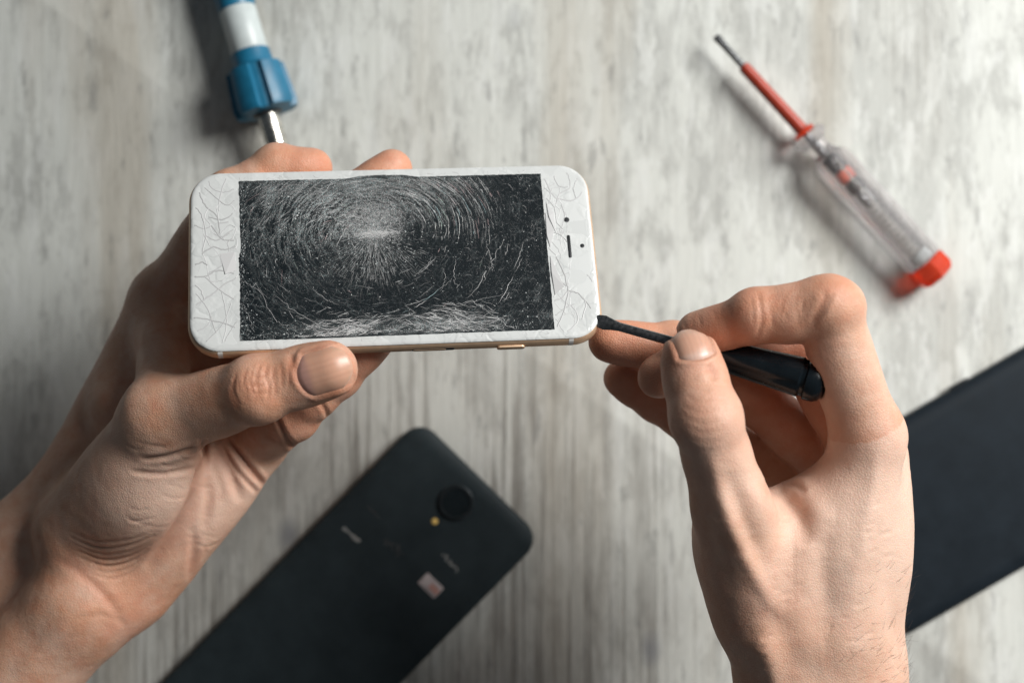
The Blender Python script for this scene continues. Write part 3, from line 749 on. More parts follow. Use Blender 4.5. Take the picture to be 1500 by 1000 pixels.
class Hand:
    def __init__(s): s.palm = []; s.fingers = []; s.cut = []
    def pa(s, prim, k=9.0): s.palm.append((prim, k)); return prim
    def finger(s, joints, radii, dorsal, kp=7.0, root=None, tipflat=.9, knuckle=1.0):
        """joints MCP, PIP, DIP, TIP (mm); dorsal = which way the back of the finger faces"""
        J = [np.array(j, float) for j in joints]; f = []
        ns = []
        for i in range(len(J) - 1):
            ax, n, sd = basis(J[i + 1] - J[i], dorsal if not isinstance(dorsal, list) else dorsal[i]); ns.append(n)
            last = i == len(J) - 2
            f.append((Cone(J[i], J[i + 1], radii[i], radii[i + 1], n if last else None, tipflat if last else 1), 2.5))
            # fleshy pad on the palm side, and a slight waist between the joints
            l = np.linalg.norm(J[i + 1] - J[i]); mid = J[i] * .48 + J[i + 1] * .52; rm = (radii[i] + radii[i + 1]) / 2
            if last: f.append((Ell(J[i] * .35 + J[i + 1] * .65 - n * rm * .22, (ax, n, sd), (l * .62, rm * .86, rm * .98)), 3.0))
            else: f.append((Ell(mid - n * rm * .22, (ax, n, sd), (l * .48, rm * .90, rm * .98)), 3.0))
        for i in range(1, len(J) - 1):
            n = nrm(ns[i - 1] + ns[i]); f.append((Ell(J[i] + n * radii[i] * .12 * knuckle, (nrm(J[i + 1] - J[i - 1]), n, np.cross(n, nrm(J[i + 1] - J[i - 1]))), (radii[i] * 1.05, radii[i] * 1.0, radii[i] * 1.06)), 3.0))
        s.fingers.append(dict(prims=f, k=kp, J=J, r=radii, ns=ns)); return s.fingers[-1]
    def fields(s, p, near=None):
        far = lambda q: near is not None and np.linalg.norm(q.bc - near[0]) > q.br + near[1] + 12
        d = np.full(len(p), 60.)
        for prim, k in s.palm:
            if far(prim): continue
            d = smin(d, prim(p), k)
        out = []
        for f in s.fingers:
            g = np.full(len(p), 60.)
            for prim, k in f['prims']:
                if far(prim): continue
                g = smin(g, prim(p), k)
            out.append(g)
        return d, out
    def __call__(s, p, owner=False, near=None):
        d, fs = s.fields(p, near); res = d; own = np.zeros(len(p), int)
        for i, (f, g) in enumerate(zip(s.fingers, fs)):
            m = smin(d, g, f['k']) if f['k'] > 0 else g
            if owner: own[g < np.minimum(d, 1e9) if i == 0 else (g < best)] = i + 1; best = np.minimum(d, g) if i == 0 else np.minimum(best, g)
            res = smin(res, m, .7)
        for c in s.cut: res = np.maximum(res, -c(p))
        return (res, own) if owner else res

def surface_nets(fn, lo, hi, h):
    lo = np.array(lo, float); hi = np.array(hi, float); B = 12
    nb = np.ceil((hi - lo) / (h * B)).astype(int); N = nb * B + 1
    D = np.full(tuple(N), 50., np.float32)
    bc = np.stack(np.meshgrid(*[np.arange(n) for n in nb], indexing='ij'), -1).reshape(-1, 3)
    cen = lo + (bc + .5) * B * h; dc = fn(cen)
    half = B * h * math.sqrt(3) / 2
    act = np.abs(dc) < half * 1.5 + 3
    for b, d in zip(bc[~act], dc[~act]):
        x, y, z = b * B; D[x:x + B + 1, y:y + B + 1, z:z + B + 1] = np.sign(d) * 5
    g = np.stack(np.meshgrid(*[np.arange(B + 1)] * 3, indexing='ij'), -1).reshape(-1, 3) * h
    A = bc[act]
    for b in A:
        x, y, z = b * B; o_ = lo + b * B * h
        D[x:x + B + 1, y:y + B + 1, z:z + B + 1] = fn(o_ + g, near=(o_ + B * h / 2, half)).reshape(B + 1, B + 1, B + 1)
    D = np.where(np.abs(D) < 1e-6, 1e-6, D)
    S = D < 0
    acc = np.zeros(tuple(N - 1) + (3,), np.float32); cnt = np.zeros(tuple(N - 1), np.float32)
    nx, ny, nz = N
    for ax in range(3):
        o = [(0, 0, 0)] * 2
        others = [a for a in range(3) if a != ax]
        for i in (0, 1):
            for j in (0, 1):
                sl0 = [None] * 3; sl1 = [None] * 3
                sl0[ax] = slice(0, N[ax] - 1); sl1[ax] = slice(1, N[ax])
                for a, k in zip(others, (i, j)): sl0[a] = sl1[a] = slice(k, N[a] - 1 + k)
                d0 = D[tuple(sl0)]; d1 = D[tuple(sl1)]; cr = (d0 < 0) != (d1 < 0)
                t = np.where(cr, d0 / np.where(cr, d0 - d1, 1), 0)
                cnt += cr; acc[..., ax] += np.where(cr, t, 0)
                for a, k in zip(others, (i, j)): acc[..., a] += np.where(cr, k, 0)
    has = cnt > 0; idx = np.full(cnt.shape, -1, np.int64); idx[has] = np.arange(has.sum())
    V = np.argwhere(has) + acc[has] / cnt[has][:, None]; V = lo + V * h
    faces = []
    for ax in range(3):
        a1_, a2_ = (ax + 1) % 3, (ax + 2) % 3
        sl0 = [slice(1, n - 1) for n in N]; sl0[ax] = slice(0, N[ax] - 1); sl1 = list(sl0); sl1[ax] = slice(1, N[ax])
        s0 = S[tuple(sl0)]; s1 = S[tuple(sl1)]; cr = np.argwhere(s0 != s1); sgn = s0[s0 != s1]
        off = np.ones(3, int); off[ax] = 0; c = cr + off
        def cell(da, db):
            q_ = c.copy(); q_[:, a1_] -= da; q_[:, a2_] -= db; return idx[q_[:, 0], q_[:, 1], q_[:, 2]]
        f = np.stack([cell(1, 1), cell(0, 1), cell(0, 0), cell(1, 0)], 1)
        f[~sgn] = f[~sgn][:, ::-1]; faces.append(f)
    return V, np.concatenate(faces)
def vnormals(V, Fc):
    a = V[Fc[:, 0]] - V[Fc[:, 2]]; b = V[Fc[:, 1]] - V[Fc[:, 3]]; fnv = np.cross(a, b); n = np.zeros_like(V)
    for k in range(4): np.add.at(n, Fc[:, k], fnv)
    return n / (np.linalg.norm(n, axis=1, keepdims=True) + 1e-12)
def smooth(V, Fc, it=2, lam=.5):
    E = np.concatenate([Fc[:, [0, 1]], Fc[:, [1, 2]], Fc[:, [2, 3]], Fc[:, [3, 0]]]); 
    for _ in range(it):
        s_ = np.zeros_like(V); c = np.zeros(len(V)); np.add.at(s_, E[:, 0], V[E[:, 1]]); np.add.at(s_, E[:, 1], V[E[:, 0]]); np.add.at(c, E[:, 0], 1); np.add.at(c, E[:, 1], 1)
        V = V * (1 - lam) + lam * s_ / np.maximum(c, 1)[:, None]
    return V
def seg_dist(p, pts):
    """distance from 2D points to a polyline, and how far along it (0..1)"""
    pts = np.asarray(pts, float); best = np.full(len(p), 1e9); par = np.zeros(len(p)); n_ = len(pts) - 1
    for i in range(n_):
        a, b = pts[i], pts[i + 1]; ab = b - a; t = np.clip(((p - a) @ ab) / (ab @ ab), 0, 1); d = np.linalg.norm(p - a - t[:, None] * ab, axis=1)
        m = d < best; best[m] = d[m]; par[m] = (i + t[m]) / n_
    return best, par
def smooth_poly(pts, n=24):
    pts = np.asarray(pts, float)
    if len(pts) < 3: return pts
    t = np.linspace(0, len(pts) - 1, n); out = []
    for v in t:
        i = min(int(v), len(pts) - 2); f_ = v - i; p0, p1, p2, p3 = pts[max(i - 1, 0)], pts[i], pts[i + 1], pts[min(i + 2, len(pts) - 1)]
        out.append(.5 * (2 * p1 + (p2 - p0) * f_ + (2 * p0 - 5 * p1 + 4 * p2 - p3) * f_ ** 2 + (3 * p1 - p0 - 3 * p2 + p3) * f_ ** 3))
    return np.array(out)
def pix(V):
    d = (CAMZ - V[:, 2]); return np.c_[750 + F * V[:, 0] / d, 500 - F * V[:, 1] / d]

def build_hand(name, H, lo, hi, h, marks_, nails, tones, label):
    V, Fc = surface_nets(H, lo, hi, h)
    V = smooth(V, Fc, 2, .45); Nn = vnormals(V, Fc)
    _, own = H(V, owner=True); px = pix(V); up = np.clip(Nn[:, 2] * 3 + .2, 0, 1)
    disp = np.zeros(len(V)); red = np.zeros(len(V)); dark = np.zeros(len(V)); pale = np.zeros(len(V))
    for m in marks_:
        pts = smooth_poly(m['p']); ok = np.isin(own, m['o']) if m.get('o') is not None else np.ones(len(V), bool)
        bb0, bb1 = pts.min(0) - 40, pts.max(0) + 40
        sel = np.where(ok & (px[:, 0] > bb0[0]) & (px[:, 0] < bb1[0]) & (px[:, 1] > bb0[1]) & (px[:, 1] < bb1[1]) & (up > 0) & (V[:, 2] > m.get('z', -99)))[0]
        if not len(sel): continue
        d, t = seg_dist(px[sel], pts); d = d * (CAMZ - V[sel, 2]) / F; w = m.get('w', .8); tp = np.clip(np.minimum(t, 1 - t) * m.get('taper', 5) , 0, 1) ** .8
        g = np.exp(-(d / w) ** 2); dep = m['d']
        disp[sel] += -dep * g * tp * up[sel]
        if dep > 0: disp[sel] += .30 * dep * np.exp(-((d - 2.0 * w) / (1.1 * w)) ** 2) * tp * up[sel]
        dark[sel] = np.maximum(dark[sel], m.get('dark', .35 if dep > 0 else 0) * np.exp(-(d / (w * .8)) ** 2) * tp)  # shade in the creases, painted into the skin colour
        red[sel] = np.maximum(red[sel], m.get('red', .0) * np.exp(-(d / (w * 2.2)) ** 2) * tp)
    for kind, c, rad, amt, o in tones:
        d = np.linalg.norm(V - np.array(c), axis=1); g = amt * np.exp(-(d / rad) ** 2)
        if o is not None: g = g * np.isin(own, o)
        if kind == 'red': red = np.maximum(red, g)
        elif kind == 'pale': pale = np.maximum(pale, g)
        elif kind == 'bump': disp += g
        else: dark = np.maximum(dark, g)
    ninfo = []
    for nl in nails:
        C, ax, dn, Ln, Wn, crv, o = nl['c'], nl['ax'], nl['n'], nl['L'], nl['W'], nl.get('curve', .1), nl['o']
        ax, dn, sd = basis(ax, dn); q_ = V - C; uu = q_ @ ax / Ln + .5; vv = q_ @ sd / (Wn / 2); face = (Nn @ dn > .05) & np.isin(own, o) & (np.abs(q_ @ dn) < 14)
        u0 = .16 * vv ** 2
        # signed distance (mm) to the nail's outline, positive outside
        ds = (np.abs(vv) - 1) * Wn / 2; dp_ = (u0 - uu) * Ln; dt = (uu - 1.0) * Ln
        dd = np.maximum(np.maximum(ds, dp_), dt)
        ins_ = np.clip(-dd / .6, 0, 1) * face; disp -= .45 * ins_
        rim = np.exp(-((dd - .9) / .9) ** 2) * face * (dt < -1.0); disp += .38 * rim
        dark = np.maximum(dark, .38 * np.exp(-((dd - .05) / .4) ** 2) * face * (dt < -1)); red = np.maximum(red, .35 * np.exp(-(dd / 2.2) ** 2) * face)
    V = V + Nn * disp[:, None]
    # fine uneven relief so that no part is perfectly smooth
    from mathutils import noise as mnoise
    lump = np.array([.16 * mnoise.noise(Vector(p) / 9.0) + .07 * mnoise.noise(Vector(p) / 3.6) + .035 * mnoise.noise(Vector(p) / 1.5) for p in V])
    V = V + Nn * lump[:, None]
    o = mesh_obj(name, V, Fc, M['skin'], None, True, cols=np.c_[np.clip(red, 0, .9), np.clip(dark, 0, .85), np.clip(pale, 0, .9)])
    tag(o, label, 'hand')
    for nl in nails:
        ax, dn, sd = basis(nl['ax'], nl['n']); C, Ln, Wn = nl['c'], nl['L'], nl['W']; nu, nv = 22, 19; pts = []; cc = []
        for i in range(nu):
            for j in range(nv):
                v_ = j / (nv - 1) * 2 - 1; u_ = i / (nu - 1); e = abs(v_)
                u0 = .16 * v_ ** 2 - .03; u1 = 1.02 - .34 * e ** 2.4; uu = u0 + (u1 - u0) * u_
                pts.append(C + ax * (uu - .5) * Ln + sd * v_ * Wn / 2 * 1.0 + dn * 14)
        pts = np.array(pts); tt = np.zeros(len(pts))
        for _ in range(40):
            d = H(pts - dn * tt[:, None]); tt += np.clip(d, -.5, 3) * .8
            tt = np.minimum(tt, 22)
        grid = tt.reshape(nu, nv)
        for k in range(3): grid[1:-1, 1:-1] = (grid[1:-1, 1:-1] * 2 + grid[:-2, 1:-1] + grid[2:, 1:-1] + grid[1:-1, :-2] + grid[1:-1, 2:]) / 6
        # do not let the free edge dive over the fingertip
        for i in range(1, nu): grid[i] = np.minimum(grid[i], grid[i - 1] + nl.get('dive', .25) + .02 * i)
        tt = grid.ravel(); P2 = pts - dn * tt[:, None]
        for i in range(nu):
            for j in range(nv):
                v_ = j / (nv - 1) * 2 - 1; u_ = i / (nu - 1); k = i * nv + j
                P2[k] += dn * (.20 - .75 * abs(v_) ** 5 - .75 * max(0, 1 - u_ * 9) + .10 * u_)
                base = np.array(nl.get('col', (.58, .33, .25))); lun = np.array(nl.get('lun', (.52, .34, .30))); tipc = np.array([.60, .39, .29])
                ls = nl.get('lu', .2); lu = 1.3 / (1 + math.exp((u_ + .12 * v_ * v_ - ls) / .025)); ti = max(0, (u_ - .93) / .07)
                c = base * (1 - .55 * lu) + lun * .55 * lu; c = c * (1 - .6 * ti) + tipc * .6 * ti; c = c * (1 - .25 * abs(v_) ** 6)
                cc.append(c * (1 + .05 * math.sin(v_ * 23)))
        f = [(i * nv + j, i * nv + j + 1, (i + 1) * nv + j + 1, (i + 1) * nv + j) for i in range(nu - 1) for j in range(nv - 1)]
        top = P2; bot = P2 - dn * .45; nn_ = nu * nv; rimi = [j for j in range(nv)] + [i * nv + nv - 1 for i in range(1, nu)] + [(nu - 1) * nv + j for j in reversed(range(nv - 1))] + [i * nv for i in reversed(range(1, nu - 1))]
        f2 = [tuple(reversed([k + nn_ for k in q_])) for q_ in f] + [(rimi[(k + 1) % len(rimi)], rimi[k], rimi[k] + nn_, rimi[(k + 1) % len(rimi)] + nn_) for k in range(len(rimi))]
        if np.cross(top[nv] - top[0], top[1] - top[0]) @ dn > 0: f = [tuple(reversed(q_)) for q_ in f]; f2 = [tuple(reversed(q_)) for q_ in f2]
        mesh_obj('fingernail', np.r_[top, bot], f + f2, M['nail'], o, True, cols=np.r_[np.array(cc), np.array(cc)])
    return o, V, Nn, own

class PhoneBlock:
    """the phone as a solid the skin is pressed flat against"""
    def __call__(s, p):
        q_ = p - PH_O; x = np.abs(q_ @ EX) - (L / 2 - 3.6); y = np.abs(q_ @ EY) - (W / 2 - 3.6); z = np.abs(q_ @ EZ + 3.55) - (3.55 - 3.3)
        return np.sqrt(np.maximum(x, 0) ** 2 + np.maximum(y, 0) ** 2 + np.maximum(z, 0) ** 2) + np.minimum(np.maximum(np.maximum(x, y), z), 0) - 3.45

# ---- left hand, palm to the camera, phone resting on the fingers, thumb over its lower edge
HL = Hand()
w0, w1 = P(54, 794, 60), P(126, 880, 80)
HL.pa(Cone(P(-150, 985, 52), w0, 24, 18.5)); HL.pa(Cone(P(-62, 1082, 70), w1, 23, 18.5))
HL.pa(Cone(w0, P(150, 690, 60), 18, 15)); HL.pa(Cone(w1, P(215, 800, 76), 18.5, 17))
iM, mM, rM, pM = P(241, 440, 74), P(290, 504, 76), P(336, 580, 76), P(374, 648, 82)
HL.pa(Cone(P(100, 735, 57), iM, 15, 11)); HL.pa(Cone(P(125, 780, 70), mM, 14, 11)); HL.pa(Cone(P(160, 820, 70), rM, 14, 11)); HL.pa(Cone(P(196, 852, 76), pM, 15, 10.5))
HL.pa(Ell(P(285, 742, 84), basis(P(374, 648, 82) - P(190, 850, 78), (0, 0, 1)), (31, 13, 13)))      # heel of the hand
tC, tM = P(120, 772, 84), P(238, 614, 116)
HL.pa(Cone(tC, tM, 16, 12.5), 10); HL.pa(Ell(P(206, 715, 99), basis(tM - tC, (.25, -.1, 1)), (28, 18.5, 17.5)), 9)
HL.pa(Cone(P(180, 590, 80), P(228, 505, 74), 10, 9), 10)                                                     # web between thumb and forefinger
HL.pa(Cone(tM, iM, 9, 9), 10)
up = np.array([0, 0, 1.])
dl = np.array([-.55, -.15, -.8])
thumbL = HL.finger([tM, P(378, 570, 136), P(482, 541, 140.2)], [12.2, 10.6, 9.4], [(-.1, .1, 1), (.1, -.12, 1)], kp=9, tipflat=.88, knuckle=.7)
HL.finger([iM, P(340, 290, 98), P(408, 247, 96.5), P(456, 246, 95.5)], [10.4, 9.3, 8.2, 7.5], [dl, (-.3, .9, -.4), (0, .8, -.6)], knuckle=.3)
HL.finger([mM, P(412, 374, 99), P(515, 292, 98), P(574, 248, 96.5)], [10.6, 9.2, 8.2, 7.2], [dl, (-.2, .3, -.9), (-.3, .4, -.8)])
HL.finger([rM, P(455, 476, 103), P(545, 415, 106), P(603, 372, 106)], [10.2, 8.8, 8.0, 7.2], [dl, (-.1, .2, -1), (-.1, .2, -1)])
HL.finger([pM, P(429, 609, 104), P(494, 548, 113), P(547, 499, 116.5)], [10.2, 8.2, 7.5, 6.8], [(-.2, -.2, -1)] * 3, kp=6)
HL.cut.append(PhoneBlock())
ml = []
def mk(p, d, w=.8, o=None, **k): ml.append(dict(p=p, d=d, w=w, o=o, **k))
# palm and thenar creases
mk([(296, 652), (293, 690), (278, 740), (250, 785), (212, 832)], 1.6, 1.8, [0], dark=.35, red=.5, taper=3)
mk([(299, 642), (297, 676), (286, 712)], 1.4, 1.1, [0, 1], dark=.35, red=.4)
mk([(205, 672), (245, 668), (296, 652)], 1.0, .8, [0, 1], dark=.35, taper=4)
mk([(190, 690), (240, 694), (290, 682)], .7, .8, [0, 1], dark=.25)
for k in range(7):
    y0 = 778 + k * 9; mk([(98 + k * 3, y0 - 2), (140 + k * 3, y0 + 14), (190, y0 + 12 - k), (232 - k * 3, y0 - 4 - k * 2)], .5 if k in (1, 3, 4) else .25, .6, [0], dark=.2, taper=4)
mk([(70, 812), (120, 840), (160, 880), (188, 926)], .35, 1.5, [0], dark=.12, red=.4, taper=3)
mk([(104, 905), (150, 900), (186, 915)], .15, 1.0, [0], dark=.12)
mk([(318, 655), (338, 690), (352, 735)], 1.3, 1.6, [0, 4, 5], dark=.16, red=.45, taper=3)
mk([(300, 690), (305, 730), (298, 775)], .7, 1.5, [0], dark=.14, red=.4, taper=3)
mk([(282, 770), (283, 810), (276, 850)], .5, 1.4, [0], dark=.12, red=.35, taper=3)
mk([(330, 640), (358, 676), (392, 716)], 1.4, 1.0, [0, 4, 5], dark=.4, red=.5, taper=4)
mk([(325, 648), (348, 690), (378, 722)], .7, .8, [0, 4, 5], dark=.25, red=.4)
mk([(403, 606), (416, 636), (434, 660)], .8, .9, [5], dark=.22, red=.4, taper=6)
mk([(466, 585), (476, 600), (482, 616)], .5, .8, [5], dark=.18, red=.3, taper=6)
# thumb: wrinkles over the joint
for pts, d in (([(384, 530), (376, 548), (376, 566), (384, 592)], .62), ([(373, 536), (366, 555), (372, 575), (378, 590)], .5), ([(392, 530), (388, 548), (394, 565), (392, 590)], .5), ([(362, 538), (358, 556), (362, 574)], .38),
               ([(402, 534), (400, 552), (404, 570), (400, 584)], .36), ([(368, 548), (380, 552), (392, 546)], .4), ([(366, 562), (378, 566), (390, 560)], .35), ([(372, 578), (384, 574), (396, 578)], .3),
               ([(346, 545), (342, 570), (352, 596)], .40), ([(410, 530), (414, 550), (412, 572)], .28), ([(420, 530), (424, 550), (424, 568)], .25), ([(338, 560), (340, 580), (350, 602)], .25)):
    mk(pts, d * .62, .45, [1], dark=.24, red=.4, taper=4)
mk([(426, 515), (432, 540), (444, 566), (458, 580)], .45, 1.2, [1], dark=.05, red=.5)
rr = random.Random(3)
for k in range(26):
    x, y = rr.uniform(180, 300), rr.uniform(640, 800); mk([(x, y), (x + rr.uniform(8, 22), y + rr.uniform(2, 9)), (x + rr.uniform(24, 44), y + rr.uniform(-4, 8))], rr.uniform(.06, .18), .5, [0], dark=.05)
for k in range(14):
    x, y = rr.uniform(290, 400), rr.uniform(690, 800); mk([(x, y), (x + rr.uniform(-4, 6), y + rr.uniform(12, 24))], rr.uniform(.05, .15), .6, [0], dark=.06, red=.25)
# forearm tendons
mk([(-10, 935), (60, 880), (120, 850)], -.6, 3.5, [0]); mk([(20, 990), (90, 920), (140, 880)], -.5, 3.0, [0])
nails_l = [dict(c=P(482, 539, 140), ax=P(482, 541, 140.2) - P(378, 570, 136) + np.array([0, 0, -.5]), n=(.05, -.10, 1), L=17.0, W=14.8, o=[1], dive=.30, col=(.58, .32, .222), lun=(.34, .19, .175), lu=.27)]
tl = [('red', P(480, 541, 140), 11, .42, [1]), ('red', P(380, 566, 146), 9, .30, [1]), ('red', P(464, 246, 96), 15, .55, [2]), ('red', P(574, 248, 96), 14, .55, [3]), ('red', P(320, 540, 90), 22, .45, [3, 4]),
      ('red', P(430, 615, 112), 15, .40, [5]), ('red', P(520, 530, 118), 16, .45, [5]), ('pale', P(225, 730, 118), 22, .7, [0]), ('pale', P(330, 745, 98), 24, .6, [0]), ('red', P(190, 900, 90), 14, .35, [0])]
left_hand, VL, NL, OL = build_hand('hand', HL, (-262, -190, 36), (-30, 78, 164), .75, ml, nails_l, tl, 'left hand with open palm and thumb pressing the edge of the cracked white phone')

# ---- right hand, thumb side to the camera, pinching the small screwdriver
SD0, SD1 = P(873, 469, 121), P(1212, 563, 139.5)           # blade tip, end of the handle
sdir = nrm(SD1 - SD0); SDL = float(np.linalg.norm(SD1 - SD0))
def SDP(t): return SD0 + sdir * t
HR = Hand()
iM, mM, rM, pM = P(1272, 640, 132), P(1272, 668, 113), P(1248, 700, 97), P(1214, 724, 84)
HR.pa(Cone(P(1262, 1330, 96), P(1228, 985, 112), 27, 21)); HR.pa(Cone(P(1205, 1340, 100), P(1164, 985, 117), 26, 19))
HR.pa(Cone(P(1228, 985, 114), P(1222, 900, 118), 20, 17)); HR.pa(Cone(P(1164, 985, 118), P(1140, 890, 122), 18, 16))
HR.pa(Cone(P(1225, 920, 126), iM, 14, 11.3)); HR.pa(Cone(P(1246, 930, 110), mM, 15.5, 11.5)); HR.pa(Cone(P(1222, 940, 98), rM, 15, 11)); HR.pa(Cone(P(1185, 940, 92), pM, 15, 10.5))
HR.pa(Ell(P(1283, 780, 114), ((0, 1, 0), (0, 0, 1), (1, 0, 0)), (30, 17, 11)))
tC, tM = P(1118, 905, 126), P(1072, 742, 140)
HR.pa(Cone(tC, tM, 15.5, 11.6), 9); HR.pa(Ell(P(1078, 825, 118), basis(tM - tC, (0, 0, 1)), (28, 17, 13)), 9)
HR.pa(Cone(P(1150, 800, 124), P(1232, 716, 124), 11, 9.5), 10); HR.pa(Cone(P(1125, 760, 124), P(1200, 730, 116), 8.5, 8.5), 9); HR.pa(Ell(P(1192, 800, 130), (nrm((.5, .8, 0)), (0, 0, 1), nrm((.8, -.5, 0))), (24, 12, 14)), 9)
thumbR = HR.finger([tM, P(1034, 612, 151), P(1012, 529, 145.5)], [11.2, 10.7, 9.8], [(-.05, -.2, 1), (-.05, .45, .9)], kp=8, tipflat=.92, knuckle=.3)
HR.finger([iM, P(1213, 449, 145), P(1106, 463, 140), P(1024, 486, 130)], [10.8, 9.9, 8.6, 7.8], [(.9, .2, .2), (.1, 1, .1), (-.2, 1, .1)], kp=7, knuckle=.2)
HR.finger([mM, P(1178, 510, 112), P(1050, 502, 114), P(966, 549, 121)], [10.6, 9.2, 8.4, 7.7], [(.8, .5, -.1), (0, .9, -.3), (-.5, .7, -.4)], kp=7)
HR.finger([rM, P(1112, 588, 99), P(986, 507, 103), P(894, 499, 106)], [10.2, 8.8, 8.0, 7.6], [(.5, .6, -.5), (0, .6, -.8), (0, .6, -.8)], kp=6)
HR.finger([pM, P(1050, 640, 89), P(964, 586, 92), P(911, 553, 95)], [9.8, 8.2, 7.4, 6.6], [(.3, -.3, -.9), (0, .3, -.9), (0, .3, -.9)], kp=6)
HR.cut.append(Cone(SDP(26), SDP(SDL - 6), 4.6, 6.9)); HR.cut.append(Cone(SD0, SDP(26), 1.6, 1.9))
HR.cut.append(PhoneBlock())
ml = []
mk([(1138, 714), (1150, 706), (1168, 712), (1182, 722)], .5, 1.4, [0, 1, 2], dark=.4, red=.4)
mk([(1125, 696), (1150, 728), (1172, 760), (1182, 800)], 1.8, 3.2, [0, 1], dark=.10, red=.2, taper=3)
mk([(1116, 690), (1150, 672), (1190, 648), (1215, 628)], -.9, 2.0, [0, 2], taper=4)
mk([(1110, 428), (1114, 445), (1116, 470), (1108, 498)], .28, .7, [2], dark=.3, red=.4)
mk([(1102, 430), (1104, 450), (1104, 480)], .1, .6, [2], dark=.2)
mk([(1212, 430), (1204, 448), (1188, 478)], .38, 1.2, [2], dark=.22, red=.4)
mk([(1222, 428), (1212, 450), (1200, 470)], .1, .7, [2], dark=.3)
for k in range(9):
    x = rr.uniform(1120, 1200); y = rr.uniform(425, 462); mk([(x, y), (x + rr.uniform(-3, 5), y + rr.uniform(10, 26))], rr.uniform(.04, .14), .5, [2], dark=.05)
for k in range(4): mk([(1000 + k * 22, 470 - k * 8), (1006 + k * 22, 482 - k * 6)], .12, .6, [2], dark=.05)
# thumb wrinkles
for pts, d in (([(1002, 578), (1025, 588), (1052, 582)], .45), ([(998, 592), (1025, 604), (1058, 596)], .55), ([(1000, 608), (1030, 620), (1062, 612)], .5), ([(1004, 624), (1030, 634), (1064, 628)], .35), ([(1010, 566), (1030, 572), (1046, 568)], .3), ([(1006, 640), (1034, 648), (1062, 644)], .25)):
    mk(pts, d * .2, .55, [1], dark=.07, red=.35, taper=4)
mk([(1034, 535), (1044, 545), (1046, 558)], .6, 1.6, [1], dark=.1, red=.5)
# thumb tendon and back of the hand
mk([(1040, 660), (1062, 740), (1100, 830), (1145, 905)], -1.2, 2.6, [0, 1], taper=3)
mk([(1068, 690), (1090, 760), (1130, 840)], .9, 3.2, [0, 1], taper=3, dark=.05)
mk([(1020, 740), (1040, 800), (1080, 870)], .7, 3.0, [0], taper=3, dark=.05)
mk([(1290, 640), (1270, 760), (1245, 880)], -.6, 3.0, [0], taper=3)
mk([(1125, 890), (1150, 930), (1165, 985)], .8, 4.0, [0], taper=3, dark=.03)
mk([(1215, 760), (1205, 830), (1215, 900)], .7, 3.4, [0], taper=3, dark=.04)
mk([(1110, 930), (1130, 980), (1140, 1040)], -1.2, 3.5, [0])
for k in range(30):
    x, y = rr.uniform(1090, 1300), rr.uniform(700, 980); mk([(x, y), (x + rr.uniform(8, 20), y - rr.uniform(2, 10))], rr.uniform(.1, .25), .6, [0], dark=.04)
nails_r = [dict(c=P(1013, 511, 147), ax=P(1012, 529, 145.5) - P(1036, 612, 151) + np.array([0, 0, -3.0]), n=(.03, .42, .9), L=13.5, W=12.6, o=[1], dive=.45, col=(.57, .32, .23), lun=(.62, .43, .36), lu=.22),]
tr = [('red', P(1010, 520, 148), 12, .45, [1]), ('red', P(1036, 600, 160), 11, .25, [1]), ('red', P(1060, 470, 138), 22, .55, [2]), ('red', P(1150, 450, 140), 18, .45, [2]), ('red', P(960, 550, 120), 15, .5, [3]), ('red', P(900, 500, 106), 25, .55, [4]),
      ('red', P(930, 570, 94), 22, .5, [5]), ('red', P(1160, 560, 120), 34, .6, [3, 4, 5]), ('red', P(1160, 690, 130), 14, .45, [0]), ('red', P(1220, 425, 150), 11, .40, [2]), ('red', P(1282, 640, 140), 13, .30, [0, 2]), ('red', P(1040, 600, 158), 14, .35, [1]), ('red', P(1120, 880, 140), 16, .25, [0]), ('pale', P(1275, 750, 128), 50, .85, [0]), ('pale', P(1060, 680, 155), 26, .5, [0, 1]), ('pale', P(1240, 560, 140), 20, .4, [2]), ('pale', P(1250, 930, 130), 30, .4, [0])]  # pale spots paint the brightly lit back of the hand into the skin
right_hand, VR, NR, OR = build_hand('hand', HR, (14, -265, 56), (168, 36, 176), .75, ml, nails_r, tr, 'right hand with bent forefinger and thumb pinching the small black screwdriver')

# fine hairs on the forearm and the back of the wrist
hb = MB(); pxs = pix(VR); cand = np.where((pxs[:, 0] > 1225) & (pxs[:, 0] < 1335) & (pxs[:, 1] > 820) & (pxs[:, 1] < 1010) & (NR[:, 2] > -.15) & (NR[:, 0] > -.3) & (OR == 0))[0]
rr = random.Random(9)
for k in rr.sample(list(cand), min(230, len(cand))):
    if rr.random() > ((pxs[k, 0] - 1215) / 110) * ((pxs[k, 1] - 780) / 200): continue
    p = VR[k] - NR[k] * .15; n_ = NR[k]; g_ = nrm(np.array([.75 + rr.gauss(0, .25), .45 + rr.gauss(0, .3), 0]) ); g_ = nrm(g_ - n_ * (g_ @ n_) * .8); l = rr.uniform(1.8, 4.2)
    hb.tube([p, p + (n_ * .25 + g_ * .4) * l * .5, p + (n_ * .25 + g_ * 1.0) * l * .8, p + (n_ * .18 + g_ * 1.3) * l], [.034, .03, .024, .008], 4)
hb.build('hair', M['hair'], right_hand)

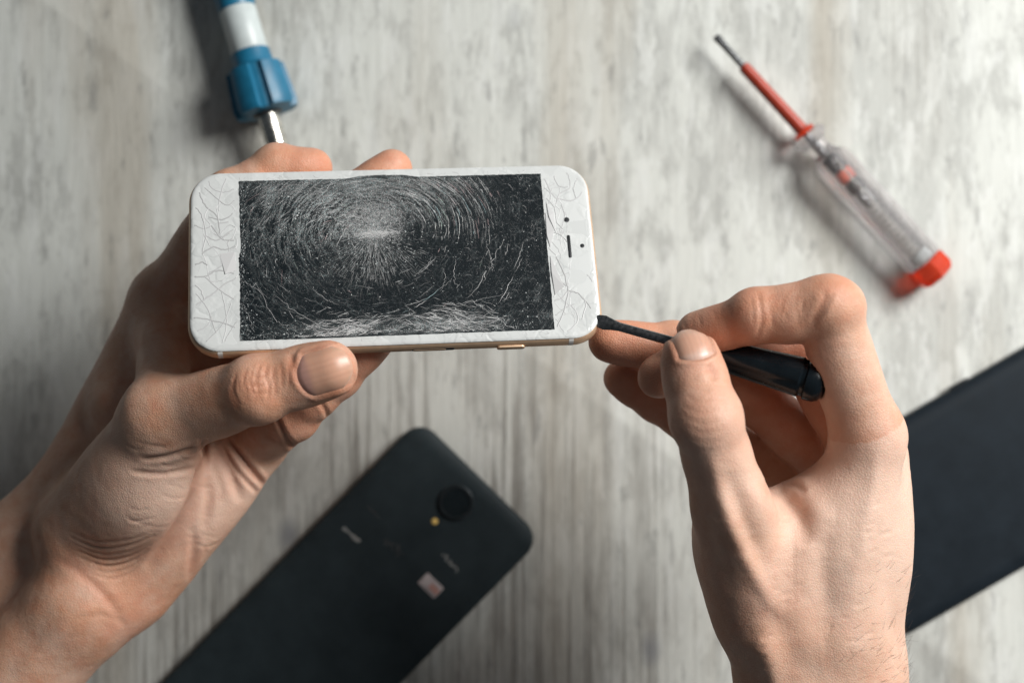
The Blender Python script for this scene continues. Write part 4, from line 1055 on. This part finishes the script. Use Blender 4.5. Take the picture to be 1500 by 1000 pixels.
# ------------------------------------------------------------------ small screwdriver
fr, SDL = axis_frame(SD0, SD1)
sd = empty('precision_screwdriver', fr)
tag(sd, 'small black handled screwdriver prying at the corner of the cracked white phone', 'screwdriver')
SDL = SDL
bm_ = MB().lathe([(0, 1.7), (.6, 1.95), (3.0, 2.1), (6, 1.75), (8.5, 1.5), (27, 1.6)], 16)
bm_.v = [(x, y * (1.0 + .18 * max(0, 1 - abs(x - 3) / 4)), z * (.22 + .78 * min(1, max(0, (x - 1)) / 8))) for x, y, z in bm_.v]
bm_.build('blade', M['steel'], sd)
HLn = 31
flut = lambda a, i: 1 - .05 * (math.cos(a * 6) > .45) if 3 < i < 8 else 1
MB().lathe([(HLn, 1.81), (HLn + .4, 3.62), (HLn + 2, 4.41), (HLn + 4, 4.86), (HLn + 6, 4.97), (HLn + 11, 5.20), (SDL - 20, 6.21), (SDL - 9, 6.89), (SDL - 8.2, 6.10), (SDL - 7.2, 6.21), (SDL - 6.6, 6.89), (SDL - 3.6, 6.89), (SDL - 1.8, 5.99), (SDL - .5, 4.07), (SDL, 1.58)], 40, mod=flut).build('handle', M['handle'], sd)

# ------------------------------------------------------------------ light and camera
w = bpy.data.worlds.new('World'); scene.world = w; w.use_nodes = True
bg = w.node_tree.nodes['Background']; bg.inputs[0].default_value = (.80, .90, 1.0, 1); bg.inputs[1].default_value = AMB
def area(name, loc, target, sx, sy, power, col):
    l = bpy.data.lights.new(name, 'AREA'); l.shape = 'RECTANGLE'; l.size = sx; l.size_y = sy; l.energy = power; l.color = col
    o = bpy.data.objects.new(name, l); COL.objects.link(o); o.location = loc
    d = Vector(target) - Vector(loc); o.rotation_euler = d.to_track_quat('-Z', 'Y').to_euler(); return o
for a_ in LIGHTS: area(*a_)
cam = bpy.data.cameras.new('camera'); co_ = bpy.data.objects.new('camera', cam); COL.objects.link(co_)
co_.location = (0, 0, CAMZ * MM); cam.sensor_width = 36; cam.lens = F / 1500 * 36; cam.clip_start = .01; cam.clip_end = 50
cam.dof.use_dof = True; cam.dof.focus_distance = (CAMZ - 124) * MM; cam.dof.aperture_fstop = 5.4
scene.camera = co_
scene.view_settings.view_transform = 'Standard'; scene.view_settings.look = 'None'; scene.view_settings.exposure = 0
scene.render.engine = 'CYCLES'; scene.cycles.use_denoising = True
scene.cycles.max_bounces = 10; scene.cycles.transmission_bounces = 10
